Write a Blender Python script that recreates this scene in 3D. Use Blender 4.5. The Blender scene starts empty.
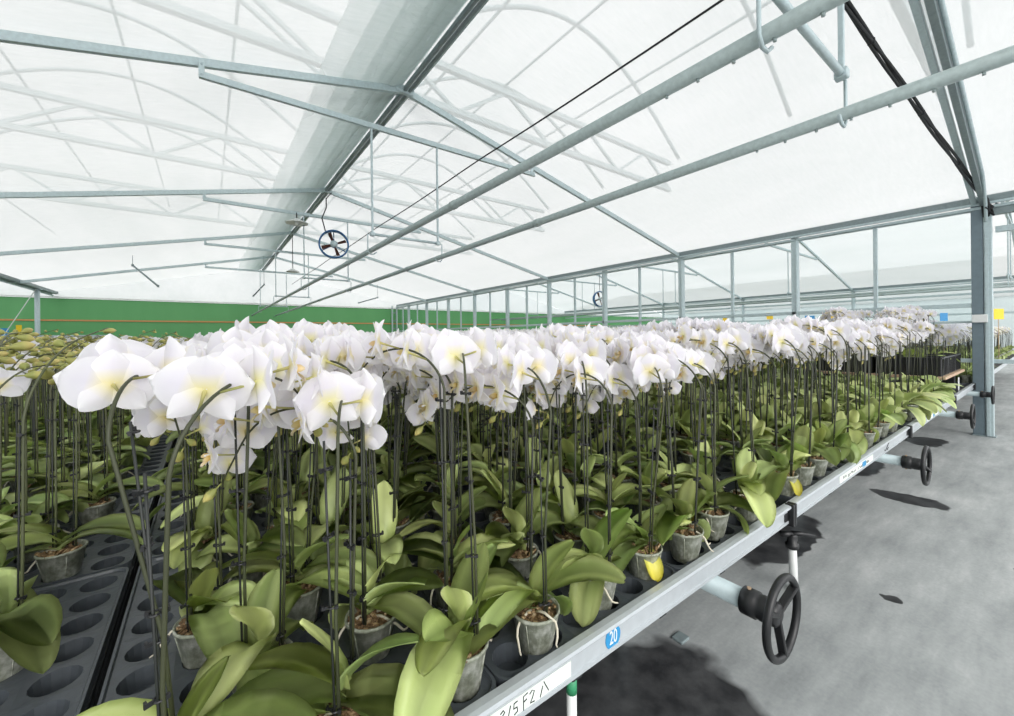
import bpy, bmesh, math, random
import numpy as np
from mathutils import Matrix, Vector, noise

S = bpy.context.scene
COL = S.collection
R = random.Random(20)
rad = math.radians

# ------------------------------------------------------------------ camera, sky, exposure
CAM_Z, F_PX, YAW, ROLL, CX, CY = 1.33, 405.0, rad(-36.5), rad(-0.65), 507.0, 336.5
cd = bpy.data.cameras.new('camera')
cd.sensor_fit = 'HORIZONTAL'; cd.sensor_width = 36.0
cd.lens = F_PX / 1014 * 36.0
cd.shift_y = -(358 - CY) / 1014
cd.clip_start = 0.02; cd.clip_end = 200
cam = bpy.data.objects.new('camera', cd); COL.objects.link(cam)
cam.matrix_world = (Matrix.Translation((0, 0, CAM_Z)) @ Matrix.Rotation(YAW, 4, 'Z')
                    @ Matrix.Rotation(rad(90), 4, 'X') @ Matrix.Rotation(ROLL, 4, 'Z'))
S.camera = cam

w = bpy.data.worlds.new('overcast_sky'); S.world = w; w.use_nodes = True
bg = w.node_tree.nodes['Background']
bg.inputs[0].default_value = (0.985, 0.985, 1.0, 1); bg.inputs[1].default_value = 2.0

sun_d = bpy.data.lights.new('hazy_sun', 'SUN'); sun_d.energy = 2.2; sun_d.angle = rad(40); sun_d.color = (1, .98, .94)
sun = bpy.data.objects.new('hazy_sun', sun_d); COL.objects.link(sun)
sun.rotation_euler = (rad(56), 0, rad(-12))          # from the open aisle side, high

S.view_settings.view_transform = 'Standard'; S.view_settings.look = 'None'
S.view_settings.exposure = 0.15; S.view_settings.gamma = 1.0
S.view_settings.use_curve_mapping = False
cy = S.cycles
cy.use_denoising = True
cy.max_bounces = 8; cy.diffuse_bounces = 5; cy.glossy_bounces = 3; cy.transmission_bounces = 5
cy.transparent_max_bounces = 40
cy.caustics_reflective = False; cy.caustics_refractive = False

# ------------------------------------------------------------------ materials
def srgb(r, g, b):
    f = lambda c: (c/255/12.92) if c/255 <= .04045 else ((c/255+.055)/1.055)**2.4
    return (f(r), f(g), f(b), 1)

class NT:
    def __init__(s, name):
        s.m = bpy.data.materials.new(name); s.m.use_nodes = True
        s.t = s.m.node_tree; s.t.nodes.clear()
        s.out = s.t.nodes.new('ShaderNodeOutputMaterial')
    def n(s, typ, **kw):
        nd = s.t.nodes.new('ShaderNode' + typ)
        for k, v in kw.items():
            if k in nd.inputs: s.put(nd.inputs[k], v)
            else: setattr(nd, k, v)
        return nd
    def put(s, sock, v):
        if hasattr(v, 'is_output'): s.t.links.new(v, sock)
        else: sock.default_value = v
    def math(s, op, a, b=0.0, clamp=False):
        nd = s.t.nodes.new('ShaderNodeMath'); nd.operation = op; nd.use_clamp = clamp
        s.put(nd.inputs[0], a); s.put(nd.inputs[1], b); return nd.outputs[0]
    def mix(s, f, a, b, blend='MIX'):
        nd = s.t.nodes.new('ShaderNodeMix'); nd.data_type = 'RGBA'; nd.blend_type = blend
        s.put(nd.inputs[0], f); s.put(nd.inputs[6], a); s.put(nd.inputs[7], b); return nd.outputs[2]
    def ramp(s, f, stops):
        nd = s.t.nodes.new('ShaderNodeValToRGB'); s.put(nd.inputs[0], f)
        e = nd.color_ramp.elements
        while len(e) < len(stops): e.new(.5)
        for el, (p, c) in zip(e, stops):
            el.position = p; el.color = c if len(c) == 4 else (*c, 1)
        return nd.outputs[0]
    def noise(s, scale, detail=3, vec=None, rough=.55, dist=0.0):
        nd = s.n('TexNoise', Scale=scale, Detail=detail, Roughness=rough, Distortion=dist)
        if vec is not None: s.put(nd.inputs['Vector'], vec)
        return nd.outputs[0]
    def obj(s): return s.n('TexCoord').outputs['Object']
    def scaled(s, v, sc):
        nd = s.n('Mapping'); s.put(nd.inputs['Vector'], v); nd.inputs['Scale'].default_value = sc; return nd.outputs[0]
    def bump(s, h, strength=.2, dist=.01):
        return s.n('Bump', Height=h, Strength=strength, Distance=dist).outputs[0]
    def pbr(s, col, rough=.5, metal=0.0, normal=None, spec=.5):
        nd = s.n('BsdfPrincipled', Roughness=rough, Metallic=metal)
        s.put(nd.inputs['Base Color'], col); nd.inputs['Specular IOR Level'].default_value = spec
        if normal is not None: s.put(nd.inputs['Normal'], normal)
        return nd.outputs[0]
    def mixs(s, f, a, b):
        nd = s.n('MixShader'); s.put(nd.inputs[0], f); s.put(nd.inputs[1], a); s.put(nd.inputs[2], b); return nd.outputs[0]
    def done(s, sh): s.t.links.new(sh, s.out.inputs[0]); return s.m

def plain(name, rgb, rough=.5, metal=0.0, var=.08, scale=20):
    k = NT(name); c = srgb(*rgb)
    nz = k.noise(scale, 3, k.obj())
    col = k.mix(nz, tuple(x*(1-var*2) for x in c[:3]) + (1,), tuple(min(1, x*(1+var*2)) for x in c[:3]) + (1,))
    return k.done(k.pbr(col, rough, metal, k.bump(nz, .05)))

M = {}
M['galv'] = plain('galvanised_steel', (184, 200, 203), .45, .1, .10, 35)
M['galv_dark'] = plain('weathered_steel', (132, 145, 147), .5, .15, .12, 30)
M['pipe'] = plain('grey_pipe_paint', (160, 174, 173), .45, .1, .14, 45)
M['post'] = plain('dark_post_paint', (112, 128, 136), .5, .1, .08, 20)
M['alu'] = plain('aluminium', (186, 192, 196), .36, .25, .05, 40)
M['white'] = plain('white_plastic', (228, 230, 228), .45, 0, .04, 20)
M['black'] = plain('black_plastic', (28, 29, 31), .42, 0, .1, 40)
M['rubber'] = plain('black_cable', (34, 36, 38), .6, 0, .1, 40)
M['tray'] = plain('dark_tray_plastic', (70, 75, 80), .38, 0, .12, 50)
M['bed'] = plain('dark_bench_bed', (40, 43, 44), .7, 0, .1, 20)
M['blue'] = plain('blue_paint', (56, 104, 152), .4, 0, .06, 20)
M['sticker'] = plain('blue_sticker', (38, 138, 192), .4, 0, .06, 60)
M['yellow'] = plain('yellow_card', (250, 205, 40), .5, 0, .05, 20)
M['bluecard'] = plain('blue_card', (52, 142, 200), .5, 0, .05, 20)
M['paper'] = plain('paper_label', (222, 230, 222), .6, 0, .03, 60)
M['ink'] = plain('black_ink', (24, 26, 30), .6)
M['orange'] = plain('orange_line', (214, 150, 96), .6)
M['board'] = plain('tan_board', (190, 162, 134), .7, 0, .1, 12)
M['brown'] = plain('brown_blade', (112, 72, 60), .5)
M['cord'] = plain('pale_cord', (225, 232, 225), .7)
M['greenpaint'] = plain('green_tape', (60, 150, 105), .5)

k = NT('green_panel'); o = k.obj()
nz = k.noise(1.2, 4, k.scaled(o, (1, 1, .2)))
M['green'] = k.done(k.pbr(k.mix(nz, srgb(88, 158, 96), srgb(112, 180, 118)), .6, 0, k.bump(k.noise(8, 2, o), .08)))

def cloth(name, through, trans_col=(.95, .98, .97), diff=.35):
    k = NT(name); o = k.obj()
    a = k.noise(.9, 4, k.scaled(o, (1.0, .25, 1)), .6, .6)
    b = k.noise(6, 3, k.scaled(o, (1.0, 5.0, 1)))
    f = k.math('ADD', k.math('MULTIPLY', a, .65), k.math('MULTIPLY', b, .35))
    tc = k.mix(k.ramp(f, [(.36, (0, 0, 0, 1)), (.64, (1, 1, 1, 1))]), (trans_col[0]*.84, trans_col[1]*.87, trans_col[2]*.86, 1), (*trans_col, 1))
    tr = k.n('BsdfTranslucent'); k.put(tr.inputs[0], tc)
    nm = k.bump(k.noise(3, 4, k.scaled(o, (1, 3, 1)), .6, 1.0), .25, .04)
    k.put(tr.inputs['Normal'], nm)
    df = k.n('BsdfDiffuse'); df.inputs[0].default_value = (.82, .84, .83, 1); k.put(df.inputs['Normal'], nm)
    tp = k.n('BsdfTransparent'); tp.inputs[0].default_value = (.96, .98, .98, 1)
    return k.done(k.mixs(through, k.mixs(diff, tr.outputs[0], df.outputs[0]), tp.outputs[0]))
M['cloth'] = cloth('white_shade_cloth', .13, (.43, .435, .43), .32)
M['cloth_r'] = cloth('thin_shade_cloth', .18, (.38, .385, .38), .32)
M['cloth_far'] = cloth('far_wall_film', .10, (.72, .76, .76), .2)
M['cloth2'] = cloth('folded_shade_cloth', .22, (.90, .93, .93), .22)
M['cloth_end'] = cloth('end_wall_cloth', .05, (.48, .49, .485), .35)

k = NT('pane_glass')
fr = k.math('MULTIPLY', k.n('Fresnel', IOR=1.3).outputs[0], k.math('SUBTRACT', 1.0, k.n('NewGeometry').outputs['Backfacing']))
gl = k.n('BsdfGlossy', Roughness=.03); gl.inputs[0].default_value = (.9, .95, .97, 1)
tp = k.n('BsdfTransparent'); tp.inputs[0].default_value = (.955, .975, .978, 1)
M['glass'] = k.done(k.mixs(fr, tp.outputs[0], gl.outputs[0]))

# concrete with wet patches of their own outline, plus one painted shadow
k = NT('concrete_floor'); o = k.obj()
n1 = k.noise(1.1, 5, o, .6); n2 = k.noise(7, 4, k.scaled(o, (.35, 1.5, 1)), .65); n3 = k.noise(60, 2, o)
f = k.math('ADD', k.math('MULTIPLY', n1, .5), k.math('ADD', k.math('MULTIPLY', n2, .38), k.math('MULTIPLY', n3, .12)))
base = k.ramp(f, [(.3, srgb(122, 127, 128)), (.52, srgb(162, 166, 166)), (.70, srgb(196, 198, 197))])
wob = k.n('TexNoise', Scale=4.0, Detail=3.0); k.put(wob.inputs['Vector'], o)
vs = k.n('VectorMath', operation='SUBTRACT'); k.put(vs.inputs[0], wob.outputs[1]); vs.inputs[1].default_value = (.5, .5, .5)
vm = k.n('VectorMath', operation='SCALE'); k.put(vm.inputs[0], vs.outputs[0]); vm.inputs[3].default_value = .30
va = k.n('VectorMath', operation='ADD'); k.put(va.inputs[0], o); k.put(va.inputs[1], vm.outputs[0])
sx = k.n('SeparateXYZ'); k.put(sx.inputs[0], va.outputs[0])
wet = None
for (px, py, rx, ry) in [(.82, .82, .80, .48), (4.48, .72, .10, .24), (2.74, .5, .05, .035), (7.0, .95, .28, .15),  # last one here is shade under the fourth bench, painted dark
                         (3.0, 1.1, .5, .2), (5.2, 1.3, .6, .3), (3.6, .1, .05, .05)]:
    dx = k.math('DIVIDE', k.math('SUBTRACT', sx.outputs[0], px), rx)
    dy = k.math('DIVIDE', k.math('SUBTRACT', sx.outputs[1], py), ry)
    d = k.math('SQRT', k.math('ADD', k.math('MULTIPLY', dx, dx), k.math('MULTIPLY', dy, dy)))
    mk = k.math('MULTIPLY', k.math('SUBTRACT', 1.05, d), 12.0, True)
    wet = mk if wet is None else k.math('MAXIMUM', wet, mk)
wet_shade_col = k.ramp(k.noise(9, 4, o), [(.35, srgb(48, 49, 51)), (.7, srgb(84, 85, 86))])
col = k.mix(wet, base, wet_shade_col)
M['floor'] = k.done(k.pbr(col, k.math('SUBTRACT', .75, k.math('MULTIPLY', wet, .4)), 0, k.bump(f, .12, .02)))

# plant materials: the colour sits in the mesh attribute «tint»
def tint_mat(name, rough, trans, var=.0, spec=.4, bumpsc=None):
    k = NT(name)
    c = k.n('Attribute', attribute_name='tint').outputs[0]
    if var:
        rnd = k.n('ObjectInfo').outputs['Random']
        hs = k.n('HueSaturation'); k.put(hs.inputs['Color'], c)
        k.put(hs.inputs['Value'], k.math('ADD', 1 - var, k.math('MULTIPLY', rnd, 2*var)))
        k.put(hs.inputs['Hue'], k.math('ADD', .488, k.math('MULTIPLY', k.math('FRACT', k.math('MULTIPLY', rnd, 7.3)), .024)))
        c = hs.outputs[0]
    nm = k.bump(k.noise(bumpsc, 2, k.obj()), .15, .002) if bumpsc else None
    p = k.pbr(c, rough, 0, nm, spec)
    if trans:
        tr = k.n('BsdfTranslucent'); k.put(tr.inputs[0], c)
        p = k.mixs(trans, p, tr.outputs[0])
    return k.done(p)
M['petal'] = tint_mat('orchid_petal', .5, .47, .02, .25)
M['leaf'] = tint_mat('orchid_leaf', .38, .16, .12, .5, 90)
M['bud'] = tint_mat('orchid_bud', .45, .1, .06, .4)
M['stem'] = tint_mat('orchid_stem', .45, 0, .1, .4)
k = NT('clear_pot'); o = k.obj()
nz = k.noise(28, 5, o, .65); n2 = k.noise(120, 2, o)
col = k.ramp(k.math('ADD', k.math('MULTIPLY', nz, .75), k.math('MULTIPLY', n2, .25)),
             [(.32, srgb(98, 102, 84)), (.5, srgb(156, 160, 144)), (.66, srgb(214, 216, 206))])
tp = k.n('BsdfTransparent'); tp.inputs[0].default_value = (.85, .87, .85, 1)
M['pot'] = k.done(k.mixs(.18, k.pbr(col, .3, 0, k.bump(nz, .1)), tp.outputs[0]))
k = NT('bark_mix'); o = k.obj()
nz = k.noise(70, 3, o, .7)
M['bark'] = k.done(k.pbr(k.ramp(nz, [(.3, srgb(58, 46, 34)), (.5, srgb(118, 92, 62)), (.62, srgb(176, 150, 112)), (.75, srgb(214, 200, 170))]),
                         .8, 0, k.bump(nz, .8, .01)))
M['root'] = plain('aerial_root', (196, 190, 172), .6, 0, .15, 60)
M['stake'] = plain('stake_dark', (40, 43, 41), .5, 0, .15, 60)
PLANT = ['petal', 'leaf', 'pot', 'bark', 'stem', 'stake', 'bud', 'root']

# ------------------------------------------------------------------ helpers
def empty(name, loc=(0, 0, 0), rz=0.0):
    o = bpy.data.objects.new(name, None); COL.objects.link(o)
    o.empty_display_size = .05
    o.location = loc; o.rotation_euler = (0, 0, rz); return o
def tag(o, label=None, cat=None, group=None, kind=None):
    if label: o['label'] = label
    if cat: o['category'] = cat
    if group: o['group'] = group
    if kind: o['kind'] = kind
    return o
def thing(name, label, cat, loc=(0, 0, 0), rz=0.0, group=None):
    return tag(empty(name, loc, rz), label, cat, group)
def place(name, me, parent=None, mat=None):
    o = bpy.data.objects.new(name, me); COL.objects.link(o)
    if parent is not None: o.parent = parent
    if mat is not None: o.matrix_local = mat
    return o
def bm_mesh(bm, mat, smooth=True, name='m'):
    me = bpy.data.meshes.new(name); bm.normal_update(); bm.to_mesh(me); bm.free()
    if mat: me.materials.append(M[mat])
    if smooth:
        me.polygons.foreach_set('use_smooth', [True]*len(me.polygons))
    return me
def make(name, bm, mat, parent=None, smooth=False):
    return place(name, bm_mesh(bm, mat, smooth, name), parent)

def box(bm, c, s, m=None, bev=0.0):
    b2 = bmesh.new(); bmesh.ops.create_cube(b2, size=1.0)
    bmesh.ops.scale(b2, vec=s, verts=b2.verts)
    if bev: bmesh.ops.bevel(b2, geom=b2.edges[:], offset=bev, segments=2, affect='EDGES', profile=.5)
    T = Matrix.Translation(c) @ (m.to_4x4() if m else Matrix())
    b2.transform(T); t = bpy.data.meshes.new('t'); b2.to_mesh(t); b2.free(); bm.from_mesh(t); bpy.data.meshes.remove(t)
def beam(bm, a, b, wd, h, bev=.004, up=(0, 0, 1)):
    a, b = Vector(a), Vector(b); d = b - a; L = d.length; x = d.normalized()
    y = Vector(up).cross(x)
    if y.length < 1e-5: y = Vector((0, 1, 0))
    y.normalize(); z = x.cross(y)
    m = Matrix((x, y, z)).transposed()
    box(bm, (a + b)/2, (L, wd, h), m, bev)
def tube(bm, pts, r, seg=8, cap=True):
    pts = [Vector(p) for p in pts]; n = len(pts)
    rs = r if isinstance(r, (list, tuple)) else [r]*n
    rings = []; ref = None
    for i, p in enumerate(pts):
        t = (pts[min(i+1, n-1)] - pts[max(i-1, 0)]).normalized()
        if ref is None:
            ref = Vector((1, 0, 0)) if abs(t.x) < .8 else Vector((0, 1, 0))
        u = (ref - t*ref.dot(t)).normalized(); v = t.cross(u); ref = u
        rings.append([bm.verts.new(p + (u*math.cos(2*math.pi*j/seg) + v*math.sin(2*math.pi*j/seg))*rs[i]) for j in range(seg)])
    for i in range(n-1):
        for j in range(seg):
            bm.faces.new((rings[i][j], rings[i][(j+1) % seg], rings[i+1][(j+1) % seg], rings[i+1][j]))
    if cap:
        bm.faces.new(rings[0][::-1]); bm.faces.new(rings[-1])
def lathe(bm, prof, seg=20, m=None, cap0=True, cap1=True):
    rings = []
    for r, z in prof:
        vs = [Vector((r*math.cos(2*math.pi*j/seg), r*math.sin(2*math.pi*j/seg), z)) for j in range(seg)]
        if m: vs = [m @ v for v in vs]
        rings.append([bm.verts.new(v) for v in vs])
    for i in range(len(rings)-1):
        for j in range(seg):
            bm.faces.new((rings[i][j], rings[i][(j+1) % seg], rings[i+1][(j+1) % seg], rings[i+1][j]))
    if cap0: bm.faces.new(rings[0][::-1])
    if cap1: bm.faces.new(rings[-1])
def torus(bm, c, R0, r0, m=None, seg=32, s2=10):
    m = m or Matrix()
    rings = []
    for i in range(seg):
        a = 2*math.pi*i/seg; ring = []
        for j in range(s2):
            b = 2*math.pi*j/s2
            p = Vector(((R0 + r0*math.cos(b))*math.cos(a), (R0 + r0*math.cos(b))*math.sin(a), r0*math.sin(b)))
            ring.append(bm.verts.new(m @ p + Vector(c)))
        rings.append(ring)
    for i in range(seg):
        A, B = rings[i], rings[(i+1) % seg]
        for j in range(s2):
            bm.faces.new((A[j], B[j], B[(j+1) % s2], A[(j+1) % s2]))
def NB(): return bmesh.new()
def P_box(name, mat, c, s, parent=None, bev=.004):
    bm = NB(); box(bm, c, s, None, bev); return make(name, bm, mat, parent)
def P_beam(name, mat, a, b, wd, h, parent=None, bev=.004):
    bm = NB(); beam(bm, a, b, wd, h, bev); return make(name, bm, mat, parent)
def P_tube(name, mat, pts, r, parent=None, seg=10):
    bm = NB(); tube(bm, pts, r, seg); return make(name, bm, mat, parent, True)
def project(p):
    d = Vector(p) - Vector((0, 0, CAM_Z))
    c, s_ = math.cos(-YAW), math.sin(-YAW)
    dep = d.x*s_ + d.y*c; lat = d.x*c - d.y*s_
    if dep < .05: return None
    return (CX + lat/dep*F_PX, CY - d.z/dep*F_PX - (lat/dep*F_PX)*math.tan(-ROLL), dep)
ORD = ['', 'first', 'second', 'third', 'fourth', 'fifth', 'sixth', 'seventh', 'eighth', 'ninth', 'tenth', 'eleventh', 'twelfth',
       'thirteenth', 'fourteenth', 'fifteenth', 'sixteenth', 'seventeenth', 'eighteenth', 'nineteenth', 'twentieth']
TENS = {20: 'twenty', 30: 'thirty', 40: 'forty', 50: 'fifty', 60: 'sixty', 70: 'seventy', 80: 'eighty', 90: 'ninety'}
def ordw(n):
    if n <= 20: return ORD[n]
    t, u = n//10*10, n % 10
    return TENS[t][:-1] + 'ieth' if u == 0 else TENS[t] + '-' + ORD[u]

# ------------------------------------------------------------------ the house: dimensions
XG, XR, XL, BAY = 7.95, 1.93, -4.15, 12.1
ZG, ZR, ZT = 2.99, 4.33, 3.74
YE = 20.3
TY = [0.60 + 4.03*i for i in range(5)]                # truss lines
slope = (ZR - ZG)/(XG - XR)
def roof_z(x): return ZR - slope*abs(x - XR)

# floor
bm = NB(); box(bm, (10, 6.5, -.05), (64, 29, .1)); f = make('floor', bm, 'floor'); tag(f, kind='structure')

# ceilings: shade cloth, one slope each
def slope_cloth(name, x0, x1, y0, y1, zfun, mat, nx=14, ny=40, seed=0):
    bm = NB(); g = []
    for i in range(nx+1):
        row = []
        for j in range(ny+1):
            x = x0 + (x1-x0)*i/nx; y = y0 + (y1-y0)*j/ny
            e = min(1, i/2, (nx-i)/2)
            z = zfun(x) + .05 + e*.03*noise.noise(Vector((x*.7+seed, y*.5, seed))) + .012*e*noise.noise(Vector((x*1.2, y*4, seed)))
            row.append(bm.verts.new((x, y, z)))
        g.append(row)
    for i in range(nx):
        for j in range(ny): bm.faces.new((g[i][j], g[i+1][j], g[i+1][j+1], g[i][j+1]))
    o = make(name, bm, mat, None, True); tag(o, kind='structure'); return o
for b in (-1, 0, 1, 2):
    zf = lambda x, b=b: roof_z(x - b*BAY)
    if b > -1 or True:
        if b > -1: slope_cloth('ceiling', XL+b*BAY, XR+b*BAY, -3.3, YE, zf, 'cloth', seed=b*3+1)
        slope_cloth('ceiling', XR+b*BAY, XG+b*BAY, -3.3, YE, zf, 'cloth_r' if b == 0 else 'cloth', seed=b*3+2)
# drawn-back second curtain, hanging folded under the left slope beside the ridge
bm = NB(); nx, ny = 14, 70
for k_, xs_ in enumerate((1.0, 1.22, 1.42, 1.58, 1.72)):
    g = []
    for i in range(nx+1):
        row = []
        for j in range(ny+1):
            y = -3.2 + (YE + 3.1)*j/ny; xe = xs_ + .05*noise.noise(Vector((y*.35, k_*3.1, 0)))
            x = xe + (XR - .03 - xe)*i/nx; t = i/nx
            z = roof_z(x) + .042 - .006*k_ - (.012 + .004*k_)*math.sin(math.pi*min(1, t*1.1)) + .006*noise.noise(Vector((x*3, y*.8, 4+k_)))
            row.append(bm.verts.new((x, y, z)))
        g.append(row)
    for i in range(nx):
        for j in range(ny): bm.faces.new((g[i][j], g[i+1][j], g[i+1][j+1], g[i][j+1]))
o = make('shade_curtain', bm, 'cloth2', None, True)
tag(o, 'grey folded shade curtain drawn along the left side of the roof ridge', 'curtain')

# walls
def wall(name, mat, c, s): o = P_box(name, mat, c, s, None, 0); tag(o, kind='structure'); return o
GX0, GX1 = -10.0, 32.0
o = wall('wall_end', 'green', ((GX0+GX1)/2, YE+.06, 1.41), (GX1-GX0, .08, 2.82))
o = wall('trim_1', 'orange', ((GX0+GX1)/2, YE+.005, 2.06), (GX1-GX0, .03, .05))
o = wall('trim_2', 'white', ((GX0+GX1)/2, YE+.0, 2.85), (GX1-GX0, .06, .05))
for b in (-1, 0, 1, 2):
    bm = NB(); x0, xr, x1 = XL+b*BAY, XR+b*BAY, XG+b*BAY
    vs = [bm.verts.new(p) for p in ((max(x0, GX0), YE, 2.87), (min(x1, GX1), YE, 2.87), (min(x1, GX1), YE, ZG+.06), (xr, YE, ZR+.06), (max(x0, GX0), YE, ZG+.06))]
    bm.faces.new(vs); o = make('wall_end', bm, 'cloth_end'); tag(o, kind='structure')
o = wall('wall_far_right', 'cloth_far', (32.05, 7.4, 2.2), (.06, 26, 4.4))
o = wall('wall_far_left', 'cloth_end', (-10.2, 7.4, 2.2), (.06, 26, 4.4))

# ------------------------------------------------------------------ trusses, ridges, gutters, posts
def up_pos(a): return a
bay_word = {-1: 'of the bay left of the flowers', 0: 'over the flower benches', 1: 'seen through the right-hand glass', 2: 'of the farthest bay'}
near_word = ['nearest', 'second nearest', 'third from the front', 'fourth from the front', 'farthest, by the green end wall']
def truss(b, yi):  # one lattice-free steel truss with its pipe hanger
    y = TY[yi]; ox = b*BAY; hw = (XG - XR)
    t = thing('roof_truss', f'steel roof truss {bay_word[b]}, {near_word[yi]}', 'truss', (XR+ox, y, ZG), 0, 'roof trusses')
    zc = ZR - ZG - .03
    for s_ in (-1, 1):
        P_beam('rafter', 'galv', (0, 0, zc), (s_*hw, 0, -.03), .045, .075, t)
    if b == 0 and yi == 0:
        P_beam('rafter', 'galv_dark', (.1, -.075, zc-.02), (hw, -.075, -.05), .05, .09, t)
    xt = 1.97; zt = ZT - ZG
    P_beam('tie_beam', 'galv', (-xt, -.03, zt), (xt+.05, -.03, zt), .04, .06, t)
    for s_ in (-1, 1):
        bm = NB(); box(bm, (s_*(xt-.02), -.055, zt+.045), (.045, .012, .16), None, .003)
        for dz in (.0, .09):
            lathe(bm, [(.008, 0), (.008, .012)], 8, Matrix.Translation((s_*(xt-.02), -.06, zt+dz)) @ Matrix.Rotation(rad(90), 4, 'X'))
        make('tie_bracket', bm, 'galv', t)
    bm = NB(); box(bm, (0, -.03, zc), (.22, .012, .09), None, .003)
    for dx in (-.07, -.03, .03, .07):
        lathe(bm, [(.009, 0), (.009, .01)], 8, Matrix.Translation((dx, -.036, zc)) @ Matrix.Rotation(rad(90), 4, 'X'))
    make('ridge_plate', bm, 'galv', t)
    # pipe hanger below the tie
    zb = 1.33 + 1.18 - ZG; zp = 1.33 + 1.0 - ZG
    for xx in (-.41, .41):
        P_beam('hanger_rod', 'galv', (xx, -.03, zt-.02), (xx, -.03, zb-.01), .022, .022, t)
        sg = 1 if xx > 0 else -1
        pts = [(xx, -.03, zb), (xx+sg*.055, -.03, zb-.01), (xx+sg*.055, -.03, zp-.02), (xx+sg*.03, -.03, zp-.05), (xx-.01*sg, -.03, zp-.047), (xx-.045*sg, -.03, zp-.02)]
        P_tube('pipe_hook', 'galv', pts, .0075, t, 8)
    bm = NB(); tube(bm, [(-.44, -.03, zb), (.44, -.03, zb)], .016, 10)
    for xx in (-.41, .41): box(bm, (xx, -.03, zb), (.045, .05, .045), None, .006)
    make('hanger_bar', bm, 'galv', t, True)
    return t
for yi in range(5): truss(0, yi)
for yi in range(5): truss(1, yi)
for yi in (2, 3, 4): truss(-1, yi)

for b in (-1, 0, 1):
    ox = b*BAY
    t = thing('ridge_beam', f'dark double ridge bar running the length of the roof {bay_word[b]}', 'beam', (XR+ox, 0, ZR-.03))
    P_beam('ridge_bar', 'galv_dark', (-.005, -3.2, 0), (-.005, YE-.05, 0), .035, .05, t)
    P_beam('edge_bar', 'galv_dark', (.05, -3.2, -.005), (.05, YE-.05, -.005), .03, .035, t)
    P_beam('curtain_rail', 'galv', (.085, -3.2, .02), (.085, YE-.05, .02), .02, .05, t)
for i, x in enumerate((XL, XG, XG+BAY)):
    lab = ['grey steel gutter beam above the left post near the green wall', 'grey steel gutter beam along the top of the glass partition',
           'grey steel gutter beam of the next bay behind the glass partition'][i]
    t = thing('gutter_beam', lab, 'beam', (x, 0, ZG))
    P_beam('channel', 'galv_dark', (0, -3.2, .0), (0, YE-.05, .0), .14, .09, t)
    P_beam('lip', 'galv', (-.08, -3.2, -.055), (-.08, YE-.05, -.055), .025, .03, t)
    P_beam('lower_rail', 'galv', (-.05, -3.2, -.10), (-.05, YE-.05, -.10), .03, .035, t)

# posts of the partition, sill, glass panes
for i in range(10):
    y = 0.55 + 2.03*i
    if y > YE: continue
    if i == 0: continue
    t = thing('partition_post', f'pale grey steel post of the glass partition, {ordw(i+1)} from the right', 'post', (XG, y, 0), 0, 'partition posts')
    bm = NB(); box(bm, (0, 0, 1.47), (.10, .09, 2.94), None, .006); box(bm, (-.055, -.03, 1.47), (.02, .02, 2.94), None, .004)
    make('shaft', bm, 'galv', t); P_box('base_plate', 'galv_dark', (0, 0, .008), (.2, .2, .016), t)
for x, ys in ((XL, (10.2, 14.3, 18.4)), (XG+BAY, (.6, 4.6, 8.6, 12.7, 16.7))):
    for i, y in enumerate(ys):
        lab = (['pale round post holding up the left gutter, nearest one', 'pale round post holding up the left gutter, middle one', 'pale post standing before the green wall at far left'][i]
               if x < 0 else f'pale post under the far gutter behind the glass, {ordw(i+1)} from the right')
        t = thing('gutter_post', lab, 'post', (x, y, 0))
        bm = NB(); tube(bm, [(0, 0, 0), (0, 0, 2.95)], .06, 14); make('shaft', bm, 'galv', t, True)
        P_box('head_plate', 'galv', (0, 0, 2.93), (.2, .16, .02), t)
# corner column where partition meets the end wall
t = thing('corner_column', 'grey lattice corner column between green wall and glass partition', 'column', (XG-.25, YE-.25, 0))
for dx in (-.12, .12): P_beam('upright', 'galv', (dx, 0, 0), (dx, 0, 2.95), .06, .06, t)
for z in (.6, 1.2, 1.8, 2.2, 2.6): P_beam('batten', 'galv_dark', (-.12, 0, z), (.12, 0, z), .05, .05, t)

# the near dark post with its light door mullion
t = thing('steel_post', 'dark steel post standing at the aisle edge beside the far handwheels', 'post', (XG, .56, 0))
bm = NB(); box(bm, (0, .02, 1.47), (.12, .10, 2.94), None, .006); make('shaft', bm, 'post', t)
bm = NB(); box(bm, (-.01, -.07, 1.45), (.10, .07, 2.90), None, .006); box(bm, (-.065, -.06, 1.29), (.012, .03, 2.58), None, .003); make('mullion', bm, 'galv', t)
P_box('base_plate', 'galv_dark', (0, -.02, .006), (.18, .2, .012), t)
P_box('post_tag', 'white', (-.085, .0, 1.49), (.03, .13, .10), t)
t = thing('door_frame', 'grey steel frame of the opening at right edge beyond the post', 'door frame', (XG, .45, 0))
P_beam('header', 'galv', (0, -.02, 2.60), (0, -2.4, 2.60), .08, .07, t)
P_beam('channel', 'galv_dark', (0, .04, 2.83), (0, -2.4, 2.83), .09, .09, t)
P_beam('jamb', 'galv', (0, -2.35, 0), (0, -2.35, 2.6), .08, .08, t)
P_beam('brace', 'galv_dark', (-.02, -.02, 3.0-.08), (-.02, -.35, 2.64), .03, .03, t)

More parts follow.
